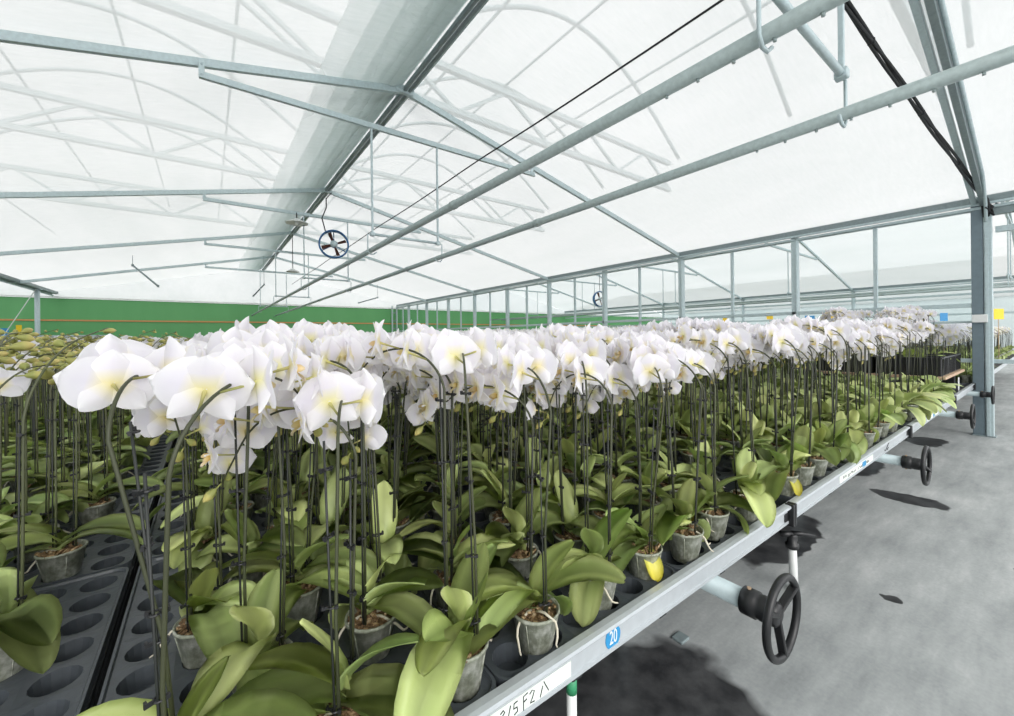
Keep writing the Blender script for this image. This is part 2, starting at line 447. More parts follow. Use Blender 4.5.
t = tag(P_beam('trim_3', 'galv', (XG-.02, .6, 1.665), (XG-.02, YE-.1, 1.665), .06, .055), kind='structure')
t = tag(P_beam('trim_4', 'galv', (XG, -3.2, .95), (XG, YE-.1, .95), .05, .05), kind='structure')
t = tag(P_beam('trim_5', 'galv', (XG+.02, .6, 1.45), (XG+.02, YE-.1, 1.45), .05, .03), kind='structure')
for i in range(10):
    y0 = .55 + 2.03*i + .05; y1 = min(y0 + 1.93, YE-.1)
    if y1 - y0 < .5: continue
    wn = empty(f'window_{i+1}', (XG, (y0+y1)/2, 0)); wn['kind'] = 'structure'
    L = y1-y0
    for z0, z1 in ((1.69, 2.88), (.98, 1.64)):
        for s_ in (-1, 1):
            P_box('glass_pane', 'glass', (.01, s_*L/4, (z0+z1)/2), (.006, L/2-.03, z1-z0), wn, 0)
    P_box('mullion', 'galv', (0, 0, 1.92), (.05, .045, 1.9), wn)
    P_box('top_rail', 'galv', (0, 0, 2.88), (.05, L, .03), wn)
# far partition of the next bay (plain film under its gutter)
P_b = tag(P_beam('trim_6', 'galv', (XG+BAY-.02, -3.2, 2.55), (XG+BAY-.02, YE-.1, 2.55), .06, .07), kind='structure')
tag(P_beam('trim_7', 'galv', (XG+BAY-.02, -3.2, 1.9), (XG+BAY-.02, YE-.1, 1.9), .06, .06), kind='structure')

# outer roof above the cloth: lattice girders, arches, purlins
GB, GT = 1.33+3.10, 1.33+3.66
for b in (0,):
    for yi, y in enumerate(TY[:4]):
        t = thing('lattice_girder', f'pale lattice girder showing faintly through the roof cloth, {near_word[yi]}', 'girder', (XR+b*BAY, y+.25, 0), 0, 'lattice girders above the cloth')
        P_beam('top_chord', 'galv', (-6.05, 0, GT), (6.05, 0, GT), .085, .085, t)
        P_beam('bottom_chord', 'galv', (-6.05, 0, GB), (6.05, 0, GB), .085, .085, t)
        n = 14
        for q in range(n):
            x0 = -6.05 + 12.1*q/n; x1 = -6.05 + 12.1*(q+1)/n
            z0, z1 = (GB, GT) if q % 2 == 0 else (GT, GB)
            P_beam('web_bar', 'galv', (x0, 0, z0), (x1, 0, z1), .045, .045, t, 0)
for side, xa in (('left', XL), ('right', XR)):
    for j in range(8):
        y = -1.4 + 2.02*j
        pts = [(xa + 6.05*u, y, 5.02 + 1.45*math.sin(math.pi*u)) for u in [q/24 for q in range(25)]]
        o = P_tube('roof_arch', 'galv', pts, .035, None, 8)
        tag(o, f'thin curved roof hoop above the {side} slope of cloth, {ordw(j+1)} from the front', 'roof hoop', 'roof hoops above the cloth')
    for j, u in enumerate((.0, .25, .5, .75)):
        o = P_tube('roof_purlin', 'galv', [(xa + 6.05*u, -3.2, 5.02 + 1.45*math.sin(math.pi*u)), (xa + 6.05*u, YE-.1, 5.02 + 1.45*math.sin(math.pi*u))], .024, None, 8)
        tag(o, f'thin lengthwise roof purlin above the {side} slope of cloth, {ordw(j+1)} from its left', 'purlin', 'roof purlins above the cloth')

# heating pipes, support wire, cables
for b in (0, 1):
    for s_, wd_ in ((-1, 'left'), (1, 'right')):
        x = XR + s_*.42 + b*BAY
        t = thing('heating_pipe', f'long grey heating pipe hanging under the roof, {wd_} of the pair ' + ('over the flowers' if b == 0 else 'behind the glass'), 'pipe', (x, 0, 2.33), 0, 'heating pipes')
        P_tube('pipe', 'pipe', [(0, -3.2, 0), (0, YE-.3, 0)], .029, t, 16)
        for j in range(7):
            bm = NB(); lathe(bm, [(.032, -.03), (.034, -.02), (.034, .02), (.032, .03)], 16, Matrix.Translation((0, -.2 + 2.9*j, 0)) @ Matrix.Rotation(rad(90), 4, 'X'))
            make('coupling', bm, 'pipe', t, True)
        if b == 0:
            for j in range(7): P_tube('drip', 'pipe', [(0, .15+.13*j, -.028), (0, .15+.13*j, -.040)], .006, t, 6)
o = P_tube('support_wire', 'rubber', [(2.945, y, 3.70 - .02*math.sin(math.pi*((y-.6) % 4.03)/4.03)) for y in [-5 + .5*q for q in range(50)]], .009, None, 6)
tag(o, 'thin black wire running under the roof ties above the heating pipes', 'wire')
t = thing('cable_bundle', 'black cable bundle sloping down from the roof to the dark post top', 'cable', (0, 0, 0))
P0, P1 = Vector((1.95, 1.1, 4.23)), Vector((7.86, .5, 2.97))
for q in range(3):
    pts = []
    for i in range(25):
        u = i/24; p = P0.lerp(P1, u); p += Vector((0, .014*math.sin(u*9+q*2), .016*math.cos(u*11+q*2) - .06*math.sin(math.pi*u)))
        pts.append(p)
    pts += [P1 + Vector((-.02, -.03*q, -.10)), P1 + Vector((.0, -.02+.04*(q-1), -.2)), P1 + Vector((.03, .03*(q-1), -.06))]
    P_tube('cable', 'rubber', pts, .013, t, 8)
for u in (.2, .4, .6, .8):
    p = P0.lerp(P1, u) + Vector((0, 0, -.06*math.sin(math.pi*u))); bm = NB(); box(bm, p, (.02, .05, .05), None, .008); make('cable_tie', bm, 'rubber', t)
t = thing('conduit_pipe', 'pale conduit running beside the nearest rafter down to the dark post', 'conduit', (0, 0, 0))
P_tube('conduit', 'galv', [(XR, .48, ZR-.02), (7.2, .48, roof_z(7.2)-.02), (7.84, .5, 2.9), (7.85, .5, 2.7)], .017, t)

# circulation fan
def fan(loc, rz, label, r=.26, cord=None):
    t = thing('circulation_fan', label, 'fan', loc, rz)
    bm = NB(); m = Matrix.Rotation(rad(90), 4, 'X')
    lathe(bm, [(r*.93, -.07), (r, -.075), (r*1.03, 0), (r, .075), (r*.93, .07), (r*.90, 0)], 36, m, False, False)
    vs = bm.verts[:]; n = 36
    for j in range(n): bm.faces.new((vs[5*n+j], vs[5*n+(j+1) % n], vs[(j+1) % n], vs[j]))
    make('housing', bm, 'blue', t, True)
    for q in range(4):
        a = q*math.pi/2 + .35
        bm = NB(); pts = []
        for i in range(6):
            s_ = i/5; rr = r*(.12 + .74*s_); wv = r*(.12 + .22*s_)
            tw = .6 - .35*s_
            for e in (-1, 1): pts.append(Vector((rr, e*wv*.5*math.sin(tw+.6), e*wv*.5*math.cos(tw+.6)*.8)))
        for p in pts:
            c, sn = math.cos(a), math.sin(a); x, y, z = p
            bm.verts.new((x*c - y*sn, z, x*sn + y*c))
        bm.verts.ensure_lookup_table()
        for i in range(5): bm.faces.new([bm.verts[i_] for i_ in (2*i, 2*i+1, 2*i+3, 2*i+2)])
        bmesh.ops.solidify(bm, geom=bm.faces[:], thickness=.006)
        make('blade', bm, 'brown', t, True)
    bm = NB(); lathe(bm, [(.02, -.08), (.06, -.06), (.065, .05), (.03, .08)], 16, m); make('motor', bm, 'galv', t, True)
    for q in range(3):
        a = math.pi/2 + q*2*math.pi/3
        P_tube('strut', 'blue', [(0, .05, 0), (r*.92*math.cos(a), .06, r*.92*math.sin(a))], .009, t, 6)
    P_tube('hanging_cord', 'rubber', cord, .011, t, 6)
fan((1.93, 8.05, 3.10), rad(-12), 'blue ring circulation fan hanging below the ridge on a black cord', .26,
    [(-.14, 0, .22), (-.2, .1, .5), (-.12, .25, .75), (-.12, .5, 1.0), (0, .62, 1.2)])
fan((1.93+BAY, 12.0, 2.95), rad(-12), 'dark round circulation fan seen through the glass partition', .34, [(0, 0, .3), (0, 0, .8), (.02, 0, 1.3)])
def dish(loc, label, r=.2, top=.12):
    t = thing('pendant_lamp', label, 'lamp', loc)
    bm = NB(); lathe(bm, [(.03, .09), (.06, .07), (r*.8, .02), (r, 0), (r*.98, -.006), (r*.7, .008), (.05, .05), (.02, .06)], 28, None)
    make('shade', bm, 'white', t, True)
    bm = NB(); lathe(bm, [(.01, -.035), (.028, -.02), (.032, .01), (.03, .06)], 14); make('bulb', bm, 'white', t, True)
    P_tube('cord', 'rubber', [(0, 0, .08), (.0, 0, top)], .009, t, 6)
dish((1.38, 8.52, 3.52), 'white dish lamp hung under the second nearest visible truss beside the blue fan', .2, .2)
dish((1.93, 12.6, 3.20), 'white dish lamp on a black cord near the far end of the ridge', .17, 1.05)
# short swivel bars hung from the roof
for (a, b_, lab) in (((-1.55, 14.3, 3.30), (-1.0, 13.6, 2.72), 'short dark strut hanging below the left roof cloth'),
                     ((1.35, 17.2, 2.9), (1.62, 16.5, 3.25), 'short dark strut hanging beside the far end of the ridge'),
                     ((4.9, 16.6, 2.75), (5.6, 16.4, 2.98), 'short dark strut hanging below the right roof cloth at the far end')):
    t = thing('roof_strut', lab, 'strut', a); d = Vector(b_) - Vector(a)
    P_tube('bar', 'galv_dark', [(0, 0, 0), d], .022, t); 
    top = d if d.z > 0 else Vector((0, 0, 0))
    P_tube('wire', 'galv_dark', [top, (top.x, top.y, roof_z(a[0]+top.x) - a[2])], .006, t, 6)
    for p in ((0, 0, 0), d): P_box('clamp', 'galv_dark', p, (.05, .05, .06), t)

# ------------------------------------------------------------------ benches
RAILZ, TRAYZ, POTZ = .66, .655, .642
JOINT = [-2.33, -.18, 1.82, 3.98, 6.15, 7.85, 10.4]
BN = ['left budding bench', 'bench marked 20', 'second bench', 'third bench', 'fourth bench before dark post', 'fifth bench past dark post']
RY = .62
def bench(i):
    x0, x1 = JOINT[i]+.006, JOINT[i+1]-.006; L = x1-x0
    lab = ['aluminium rolling bench carrying the budding orchids at far left', 'aluminium rolling bench with the blue 20 sticker on its rail', 'aluminium rolling bench with a printed strip label on its rail',
           'aluminium rolling bench third along the aisle from the front', 'aluminium rolling bench ending behind the dark steel post', 'aluminium rolling bench beyond the dark steel post'][i]
    t = thing('rolling_bench', lab, 'bench', (x0, RY, 0), 0, 'rolling benches')
    def rail(bm, a, b, out):
        a, b = Vector(a), Vector(b); o_ = Vector(out)
        prof = [(.004, -.066), (.004, -.058), (0, -.056), (0, -.018), (.006, -.014), (.014, -.004), (.012, .003), (.002, .005), (-.014, .004), (-.014, -.004), (-.005, -.010), (-.005, -.058), (-.02, -.062), (-.02, -.067)]
        ra = [bm.verts.new(a + o_*p + Vector((0, 0, RAILZ+q))) for p, q in prof]; rb = [bm.verts.new(b + o_*p + Vector((0, 0, RAILZ+q))) for p, q in prof]
        n = len(prof)
        for j in range(n): bm.faces.new((ra[j], ra[(j+1) % n], rb[(j+1) % n], rb[j]))
        bm.faces.new(ra[::-1]); bm.faces.new(rb)
    YB = YE - .9 - RY
    bm = NB(); rail(bm, (0, 0, 0), (L, 0, 0), (0, -1, 0)); bmesh.ops.recalc_face_normals(bm, faces=bm.faces); fr = make('front_rail', bm, 'alu', t)
    for xx, sd in ((0, -1), (L, 1)):
        bm = NB(); box(bm, (xx - sd*.006, YB/2 + .02, RAILZ-.05), (.008, YB-.04, .06), None, .001); make('side_rail', bm, 'bed', t)
        bm = NB(); box(bm, (xx - sd*.004, -.006, RAILZ-.034), (.016, .03, .085), None, .003); box(bm, (xx - sd*.03, -.001, RAILZ-.04), (.03, .006, .03), None, .002)
        make('corner_block', bm, 'black', t)
    bm = NB(); box(bm, (L/2, YB/2, RAILZ-.06), (L-.03, YB-.03, .012))
    for q in range(6): box(bm, (L*(q+.5)/6, YB/2, RAILZ-.078), (.03, YB-.03, .03))
    make('bed', bm, 'bed', t)
    for q in range(3):
        y = 1.2 + q*6
        ft = P_beam('support_stand', 'galv', (L*.12, y-RY, .5), (L*.88, y-RY, .5), .05, .05, t)
        for xx in (.15, .85):
            P_box('leg', 'galv', (L*xx, y-RY, .24), (.05, .05, .48), ft); 
            bm = NB(); lathe(bm, [(.03, -.03), (.03, .03)], 14, Matrix.Translation((L*xx, y-RY, .553)) @ Matrix.Rotation(rad(90), 4, 'Y')); make('roller', bm, 'galv', ft, True)
    return t, fr
BENCH = [bench(i) for i in range(6)]

def textmesh(s_, size):
    c = bpy.data.curves.new('txt', 'FONT'); c.body = s_; c.size = size; c.extrude = .0004; c.align_x = 'CENTER'; c.align_y = 'CENTER'
    o_ = bpy.data.objects.new('txt', c); COL.objects.link(o_); bpy.context.view_layer.update()
    me = bpy.data.meshes.new_from_object(o_.evaluated_get(bpy.context.evaluated_depsgraph_get()))
    bpy.data.objects.remove(o_); return me
# number sticker and paper strips on the rails (parts of their bench)
t, fr = BENCH[1]; x0 = JOINT[1]+.006
st = empty('number_sticker'); st.parent = t; st.location = (.757-x0, -.001, .621); st.rotation_euler = (rad(90), 0, 0)
bpy.data.objects.remove(st)
bm = NB(); lathe(bm, [(.0265, 0), (.0265, .0012)], 32, Matrix.Translation((.757-x0, -.0002, .624)) @ Matrix.Rotation(rad(90), 4, 'X'))
st = make('number_sticker', bm, 'sticker', t); st['label'] = 'round blue sticker with white number 20'
me = textmesh('20', .040); me.materials.clear(); me.materials.append(M['white'])
place('numeral', me, st, Matrix.Translation((.757-x0, -.0018, .624)) @ Matrix.Rotation(rad(90), 4, 'X') @ Matrix.Diagonal((.70, 1.10, 1, 1)))
def stroke(bm, pts, r=.0011): tube(bm, [(p[0], p[1], p[2]) for p in pts], r, 5)
lb = P_box('paper_label', 'paper', (.505-x0, -.0008, .618), (.225, .0012, .036), t, 0); lb['label'] = 'white paper strip with handwritten 3/5 F2 and a caret stroke'
bm = NB(); yy = -.0018
def gl(x, pts, sc=.024): stroke(bm, [(x + p[0]*sc - x0, yy, .607 + p[1]*sc) for p in pts])
gl(.432, [(0, .8), (.3, .95), (.42, .75), (.15, .5), (.45, .3), (.35, .05), (0, .1)])
gl(.449, [(0, 0), (.3, .95)])
gl(.462, [(.45, .95), (.1, .9), (.05, .5), (.4, .5), (.45, .15), (.1, 0)]); 
gl(.485, [(.1, -.25), (.1, .95), (.55, 1.05)]); gl(.485, [(.1, .5), (.45, .6)])
gl(.503, [(0, .8), (.25, 1.0), (.5, .85), (.3, .4), (.05, .05), (.5, .0)]); 
gl(.530, [(0, -.05), (.3, .75)]); gl(.530, [(.42, 1.05), (.95, .05)])
make('handwriting', bm, 'ink', lb)
t, fr = BENCH[2]; x0 = JOINT[2]+.006
lb = P_box('paper_label', 'paper', (2.74-x0, -.0008, .618), (.60, .0012, .036), t, 0); lb['label'] = 'long printed paper strip on the second rail'
bm = NB()
for q in range(26):
    if q in (3, 12, 13, 20): continue
    xx = 2.50 + q*.018
    box(bm, (xx-x0, -.0018, .618 + R.uniform(-.004, .004)), (R.uniform(.004, .012), .0006, R.uniform(.004, .016)))
make('print', bm, 'ink', lb)
P_box('blue_mark', 'sticker', (2.86-x0, -.0018, .618), (.07, .0008, .026), lb, 0)
bm = NB(); stroke(bm, [(3.30-x0, -.001, .615), (3.33-x0, -.001, .605), (3.42-x0, -.001, .645)], .002); stroke(bm, [(3.36-x0, -.001, .60), (3.40-x0, -.001, .615)], .002)
make('pen_mark', bm, 'ink', t)
t, fr = BENCH[3]; x0 = JOINT[3]+.006
lb = P_box('paper_label', 'paper', (4.95-x0, -.0008, .618), (.5, .0012, .034), t, 0)
P_box('blue_mark', 'sticker', (5.0-x0, -.0018, .618), (.08, .0008, .026), lb, 0)

# handwheels
def handwheel(x, i, rot):
    lab = ['black three-spoke handwheel nearest the camera below the bench rail', 'black three-spoke handwheel second along the aisle', 'black three-spoke handwheel third along the aisle, left of the dark post', 'black handwheel at the foot of the dark post'][i]
    t = thing('handwheel', lab, 'handwheel', (x, .45, .548), 0, 'bench handwheels')
    my = Matrix.Rotation(rad(90), 4, 'X')
    bm = NB(); torus(bm, (0, 0, 0), .105, .0105, my, 44, 12)
    make('rim', bm, 'black', t, True)
    for q in range(3):
        a = rot + q*2*math.pi/3
        bm = NB(); beam(bm, (0, .016, 0), (.104*math.cos(a), 0, .104*math.sin(a)), .012, .022, .003, (0, 1, 0)); make('spoke', bm, 'black', t)
    bm = NB(); lathe(bm, [(.018, .004), (.026, .006), (.033, .012), (.035, .05), (.033, .06), (.038, .062), (.038, .10), (.03, .104)], 24, Matrix.Rotation(rad(-90), 4, 'X')); make('hub', bm, 'black', t, True)
    bm = NB(); tube(bm, [(0, .09, 0), (0, 6.0, 0)], .0285, 20); make('drive_pipe', bm, 'galv', t, True)
    for z in (.036, -.036):
        bm = NB(); lathe(bm, [(.006, 0), (.006, .012)], 6, Matrix.Translation((0, .085, z - (.006 if z > 0 else .006)))); make('set_screw', bm, 'board', t)
for i, (x, r_) in enumerate(((1.265, .55), (3.37, 1.57), (5.64, 1.2), (7.70, .9))): handwheel(x, i, r_)

# floor standpipe with a valve, and a leg pipe under the rail
t = thing('valve_standpipe', 'white standpipe with black lever valve on the floor behind the nearest handwheel', 'valve', (2.43, .81, 0))
P_tube('pipe', 'white', [(0, 0, 0), (-.01, 0, .12), (-.02, 0, .235)], .019, t, 14)
bm = NB(); lathe(bm, [(.026, .225), (.03, .23), (.03, .25), (.022, .255), (.024, .29), (.02, .30)], 16, Matrix.Translation((-.02, 0, 0))); make('valve_body', bm, 'black', t, True)
P_tube('lever', 'black', [(-.02, 0, .30), (.02, -.03, .298), (.075, -.07, .282)], [.014, .012, .009], t, 8)
P_tube('outlet', 'black', [(-.02, 0, .295), (-.06, .04, .295)], .016, t, 8)
t = thing('riser_pipe', 'white pipe with green and red tape under the rail below the paper label', 'pipe', (.675, .675, 0))
P_tube('pipe', 'white', [(0, 0, 0), (0, 0, .585)], .012, t, 12)
P_tube('green_tape', 'greenpaint', [(0, 0, .50), (0, 0, .535)], .0128, t, 12); P_tube('red_tape', 'orange', [(0, 0, .55), (0, 0, .57)], .0128, t, 12)
P_tube('blue_hose', 'bluecard', [(.02, .01, .59), (.024, .01, .54), (.018, .012, .5), (.016, .012, .02)], .005, t, 8)
o = P_box('floor_plate', 'galv_dark', (1.65, .98, .006), (.06, .05, .012)); tag(o, 'small grey metal plate lying on the floor at the wet patch edge', 'plate')

# plug trays with round pockets
TW, TL, NXH, NYH, PITCH = .61, 1.01, 6, 10, .1
def tray_mesh():
    bm = NB(); seg = 16
    for i in range(NXH):
        for j in range(NYH):
            cx, cy_ = (i-NXH/2+.5)*PITCH, (j-NYH/2+.5)*PITCH
            sq, ci, lo = [], [], []
            for q in range(seg):
                a = 2*math.pi*q/seg + math.pi/seg*0
                c, s_ = math.cos(a), math.sin(a); m_ = max(abs(c), abs(s_))
                sq.append(bm.verts.new((cx + c/m_*PITCH/2, cy_ + s_/m_*PITCH/2, 0)))
                ci.append(bm.verts.new((cx + c*.0385, cy_ + s_*.0385, -.0015))); lo.append(bm.verts.new((cx + c*.033, cy_ + s_*.033, -.04)))
            for q in range(seg):
                e = (q+1) % seg
                bm.faces.new((sq[q], sq[e], ci[e], ci[q])); bm.faces.new((ci[q], ci[e], lo[e], lo[q]))
            bm.faces.new(lo)
    bmesh.ops.remove_doubles(bm, verts=bm.verts, dist=.0005)
    hx, hy = NXH*PITCH/2, NYH*PITCH/2
    r1 = [bm.verts.new(p) for p in ((-hx, -hy, 0), (hx, -hy, 0), (hx, hy, 0), (-hx, hy, 0))]
    ring = [((hx+d, hy+d, z)) for d, z in ((0, 0), (.003, .006), (.008, .006), (.012, -.04))]
    prev = None
    for (ax, ay, z) in ring:
        cur = []
        for (sx_, sy_) in ((-1, -1), (1, -1), (1, 1), (-1, 1)):
            rr = .03
            for q in range(5):
                base = math.atan2(sy_, sx_); a = base - math.pi/4 + (math.pi/2)*q/4
                cur.append(bm.verts.new((sx_*(ax-rr) + rr*math.cos(a), sy_*(ay-rr) + rr*math.sin(a), z)))
        if prev:
            n = len(cur)
            for q in range(n): bm.faces.new((prev[q], prev[(q+1) % n], cur[(q+1) % n], cur[q]))
        prev = cur
    bmesh.ops.recalc_face_normals(bm, faces=bm.faces)
    return bm_mesh(bm, 'tray', False, 'tray')
TRAY = tray_mesh()
def tray(x, y, label):
    o = place('plug_tray', TRAY); o.location = (x, y, TRAYZ); tag(o, label, 'tray', 'plug trays on the benches')
side_w = ['left', 'middle', 'right']
for bi in range(6):
    x0, x1 = JOINT[bi]+.006, JOINT[bi+1]-.006
    gap = ((x1-x0) - 3*TW)/4
    rows = {0: 5, 1: 5, 2: 4, 3: 3, 4: 3, 5: 2}[bi]
    for r_ in range(rows):
        for c in range(3):
            x = x0 + gap*(c+1) + TW*(c+.5); x = (x1 - .008 - (TW+.01)*(2-c) - TW/2) if bi == 0 else ((x0 + .008 + (TW+.01)*c + TW/2) if bi == 1 else x); y = RY + .015 + TL/2 + r_*(TL+.02)
            if bi == 0 and c < 2 and r_ < 2: continue
            tray(x, y, f'black pocket tray, {side_w[c]} of three in {ordw(r_+1)} row back, {BN[bi]}')

# ------------------------------------------------------------------ orchids: part meshes
def set_tint(me, cols):
    a = me.attributes.new('tint', 'FLOAT_COLOR', 'POINT')
    a.data.foreach_set('color', np.asarray(cols, dtype=np.float32).ravel())
def flat_tint(me, rgb, jit=.0):
    c = srgb(*rgb); n = len(me.vertices)
    rr = np.random.RandomState(n).uniform(1-jit, 1+jit, (n, 1))
    set_tint(me, np.clip(np.array(c)[None, :]*np.hstack([rr, rr, rr, np.ones((n, 1))]), 0, 1))
WHITE = np.array(srgb(252, 251, 253)[:3]); LAV = np.array(srgb(237, 231, 246)[:3]); YEL = np.array(srgb(243, 235, 168)[:3]); GRN = np.array(srgb(150, 150, 92)[:3])
def lerp(a, b, t): return a*(1-t) + b*t

def petal_pts(L, W, nu, nv, cup, curl, pw, seed, kind):
    rg = random.Random(seed); V, C = [], []
    ph = rg.uniform(0, 6)
    for i in range(nu):
        s_ = math.sin(math.pi/2*i/(nu-1))**.9 if i < nu-1 else 1.0
        if kind == 'petal': wv = max(.10*(1-s_), math.sin(math.pi*min(1, (.04+.96*s_))**.85)**.55 if 0 < s_ < 1 else 0)
        else: wv = max(.16*(1-s_), math.sin(math.pi*min(1, .10+.90*s_)**.92)**.75 if s_ < 1 else 0)
        for j in range(nv):
            t = -1 + 2*j/(nv-1)
            x = t*wv*W/2; y = s_*L - (.10*L*t*t*s_ if kind == 'petal' else 0)
            z = cup*L*(wv*t*t*.35) - curl*L*s_*s_ + .02*L*math.sin(3*t + ph + s_*4)*s_
            V.append((x, y, z))
            y_ = max(0, 1-s_/.42)
            col = lerp(WHITE, LAV, (.65 if pw else .35)*max(0, math.sin(math.pi*s_))*(1-abs(t)*.7))
            col = lerp(col, YEL, min(1, y_*1.05)*(1-.35*abs(t)))
            C.append((*col, 1))
    return V, C
def flower_mesh(seed, nu, nv, with_ped=True, cupped=0.0, lip=False):
    rg = random.Random(seed); bm = NB(); cols = []
    specs = [(90, .047, .041, 'sepal', 0, True), (224, .046, .036, 'sepal', -.001, False), (316, .046, .036, 'sepal', -.001, False),
             (12, .054, .072, 'petal', .003, True), (168, .054, .072, 'petal', .003, True)]
    for q, (ang, L, W, kd, zo, pw) in enumerate(specs):
        L *= rg.uniform(.95, 1.05); W *= rg.uniform(.95, 1.05)
        V, C = petal_pts(L, W, nu, nv, .5, -cupped + rg.uniform(.02, .22), pw, seed*7+q, kd)
        m = Matrix.Rotation(rad(ang - 90 + rg.uniform(-5, 5)), 4, 'Z')
        vs = [bm.verts.new(m @ Vector((x, y, z + zo))) for x, y, z in V]; cols += C
        for i in range(nu-1):
            for j in range(nv-1):
                bm.faces.new((vs[i*nv+j], vs[i*nv+j+1], vs[(i+1)*nv+j+1], vs[(i+1)*nv+j]))
    if with_ped:
        n0 = len(bm.verts)
        tube(bm, [(0, -.012, -.040), (0, -.006, -.018), (0, 0, .002)], [.0017, .0018, .0028], 5, False)
        bm.verts.ensure_lookup_table()
        for v in bm.verts[n0:]: cols.append((*lerp(GRN, YEL, max(0, min(1, (v.co.z+.03)/.03))), 1))
    if lip:
        V, C = lip_data()
        vs = [bm.verts.new(p) for p in V]; cols += C
        for q in range(0, len(vs), 4): bm.faces.new(vs[q:q+4])
    me = bm_mesh(bm, 'petal', True, 'flower'); set_tint(me, cols); return me
def lip_data():
    y = (*np.array(srgb(244, 226, 150)[:3]), 1); wq = (*WHITE, 1)
    V, C = [], []
    for a, b, c in (((-.009, .002, .012), (-.002, -.002, .02), y), ((.009, .002, .012), (.002, -.002, .02), y)):
        V += [(0, -.004, .002), a, b, (0, -.006, .012)]; C += [y, c, c, y]
    V += [(-.003, -.006, .008), (.003, -.006, .008), (.006, -.016, .016), (-.006, -.016, .016)]; C += [y, y, wq, wq]
    V += [(-.003, .002, .002), (.003, .002, .002), (.003, .0, .013), (-.003, .0, .013)]; C += [wq]*4
    return V, C
def lip_mesh():
    bm = NB(); cols = []
    yl = srgb(243, 216, 110); wq = (*WHITE, 1)
    # two side lobes, a tongue and the column
    for sx_ in (-1, 1):
        n0 = len(bm.verts); g = []
        for i in range(4):
            for j in range(3):
                s_, t = i/3, j/2
                g.append(bm.verts.new((sx_*(.002 + .010*math.sin(s_*1.6)), -.004 + .012*(t-.4)*math.sin(math.pi*(.2+.7*s_)), .002 + .016*s_)))
                cols.append(lerpc(yl, wq, s_*.7))
        for i in range(3):
            for j in range(2): bm.faces.new((g[i*3+j], g[i*3+j+1], g[i*3+j+4], g[i*3+j+3]))
    g = []
    for i in range(5):
        for j in range(3):
            s_, t = i/4, j-1
            wv = .004 + .006*math.sin(math.pi*s_)
            g.append(bm.verts.new((t*wv, -.005 - .016*s_, .004 + .018*math.sin(s_*1.8) - .004*abs(t)))); cols.append(lerpc(yl, wq, s_*.6))
    for i in range(4):
        for j in range(2): bm.faces.new((g[i*3+j], g[i*3+j+1], g[i*3+j+4], g[i*3+j+3]))
    bmesh.ops.solidify(bm, geom=bm.faces[:], thickness=.001)
    n1 = len(bm.verts); 
    n0 = len(bm.verts)
    lathe(bm, [(.003, 0), (.0038, .006), (.003, .012), (.001, .014)], 8)
    bm.verts.index_update()
    me = bm_mesh(bm, 'petal', True, 'lip'); n = len(me.vertices)
    co = [v.co for v in me.vertices]
    set_tint(me, [((*WHITE, 1) if i >= n0 else lerpc(yl, wq, min(1, max(0, c.z/.03)))) for i, c in enumerate(co)]); return me
def lerpc(a, b, t): return tuple(a[i]*(1-t)+b[i]*t for i in range(4))

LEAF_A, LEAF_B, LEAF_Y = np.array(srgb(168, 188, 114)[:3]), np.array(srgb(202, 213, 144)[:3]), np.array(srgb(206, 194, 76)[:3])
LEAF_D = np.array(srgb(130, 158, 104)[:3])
def leaf_mesh(L, W, e0, e1, twist, seed, nu=10, nv=5, thick=.0022, yellow=False, dark=0.0):
    rg = random.Random(seed); bm = NB(); cols = []; g = []
    pos = Vector((0, 0, 0)); cen = []; ss = [math.sin(math.pi/2*i/(nu-1))**.95 for i in range(nu)]
    for i in range(nu):
        s_ = ss[i]; ds = L*(ss[i]-ss[i-1]) if i else 0; el = e0 + (e1-e0)*(s_**1.15)
        if i: pos = pos + Vector((math.cos(el), 0, math.sin(el)))*ds
        cen.append((pos.copy(), el))
    wob = rg.uniform(0, 6)
    for i, (p, el) in enumerate(cen):
        s_ = ss[i]
        wv = max(.26*(1-s_)**.5, math.sin(math.pi*min(1, .13+.87*s_)**1.3)**.55 if i < nu-1 else .06)
        nrm = Vector((-math.sin(el), 0, math.cos(el))); side = Vector((0, 1, 0))
        tw = twist*s_; side, nrm = side*math.cos(tw) + nrm*math.sin(tw), nrm*math.cos(tw) - side*math.sin(tw)
        keel = .55*(1-s_)**1.5 + .10
        for j in range(nv):
            t = -1 + 2*j/(nv-1)
            q = p + side*(t*wv*W/2) + nrm*(abs(t)*wv*W/2*keel + .004*math.sin(4*s_ + wob + 2*t) - (.016 if abs(t) > .7 and .3 < s_ < .9 else 0)*W)
            g.append(bm.verts.new(q))
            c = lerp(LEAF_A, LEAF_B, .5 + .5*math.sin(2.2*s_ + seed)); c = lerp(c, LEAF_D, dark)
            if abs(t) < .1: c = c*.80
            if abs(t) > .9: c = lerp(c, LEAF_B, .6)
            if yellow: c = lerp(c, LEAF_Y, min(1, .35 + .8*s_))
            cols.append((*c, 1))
    for i in range(nu-1):
        for j in range(nv-1): bm.faces.new((g[i*nv+j], g[(i+1)*nv+j], g[(i+1)*nv+j+1], g[i*nv+j+1]))
    if thick:
        n0 = len(bm.verts); r_ = bmesh.ops.solidify(bm, geom=bm.faces[:], thickness=thick)
        cols = cols + cols[:len(bm.verts)-n0]
    me = bm_mesh(bm, 'leaf', True, 'leaf')
    if len(cols) < len(me.vertices): cols += [cols[-1]]*(len(me.vertices)-len(cols))
    set_tint(me, cols[:len(me.vertices)]); return me
LEAFSPEC = [(.195, .082, rad(55), rad(-22), .15), (.225, .088, rad(40), rad(-48), -.2), (.20, .084, rad(26), rad(-62), .3), (.170, .082, rad(68), rad(8), -.35),
            (.225, .082, rad(48), rad(-36), .4), (.165, .084, rad(24), rad(-88), -.2), (.165, .072, rad(78), rad(44), .25)]
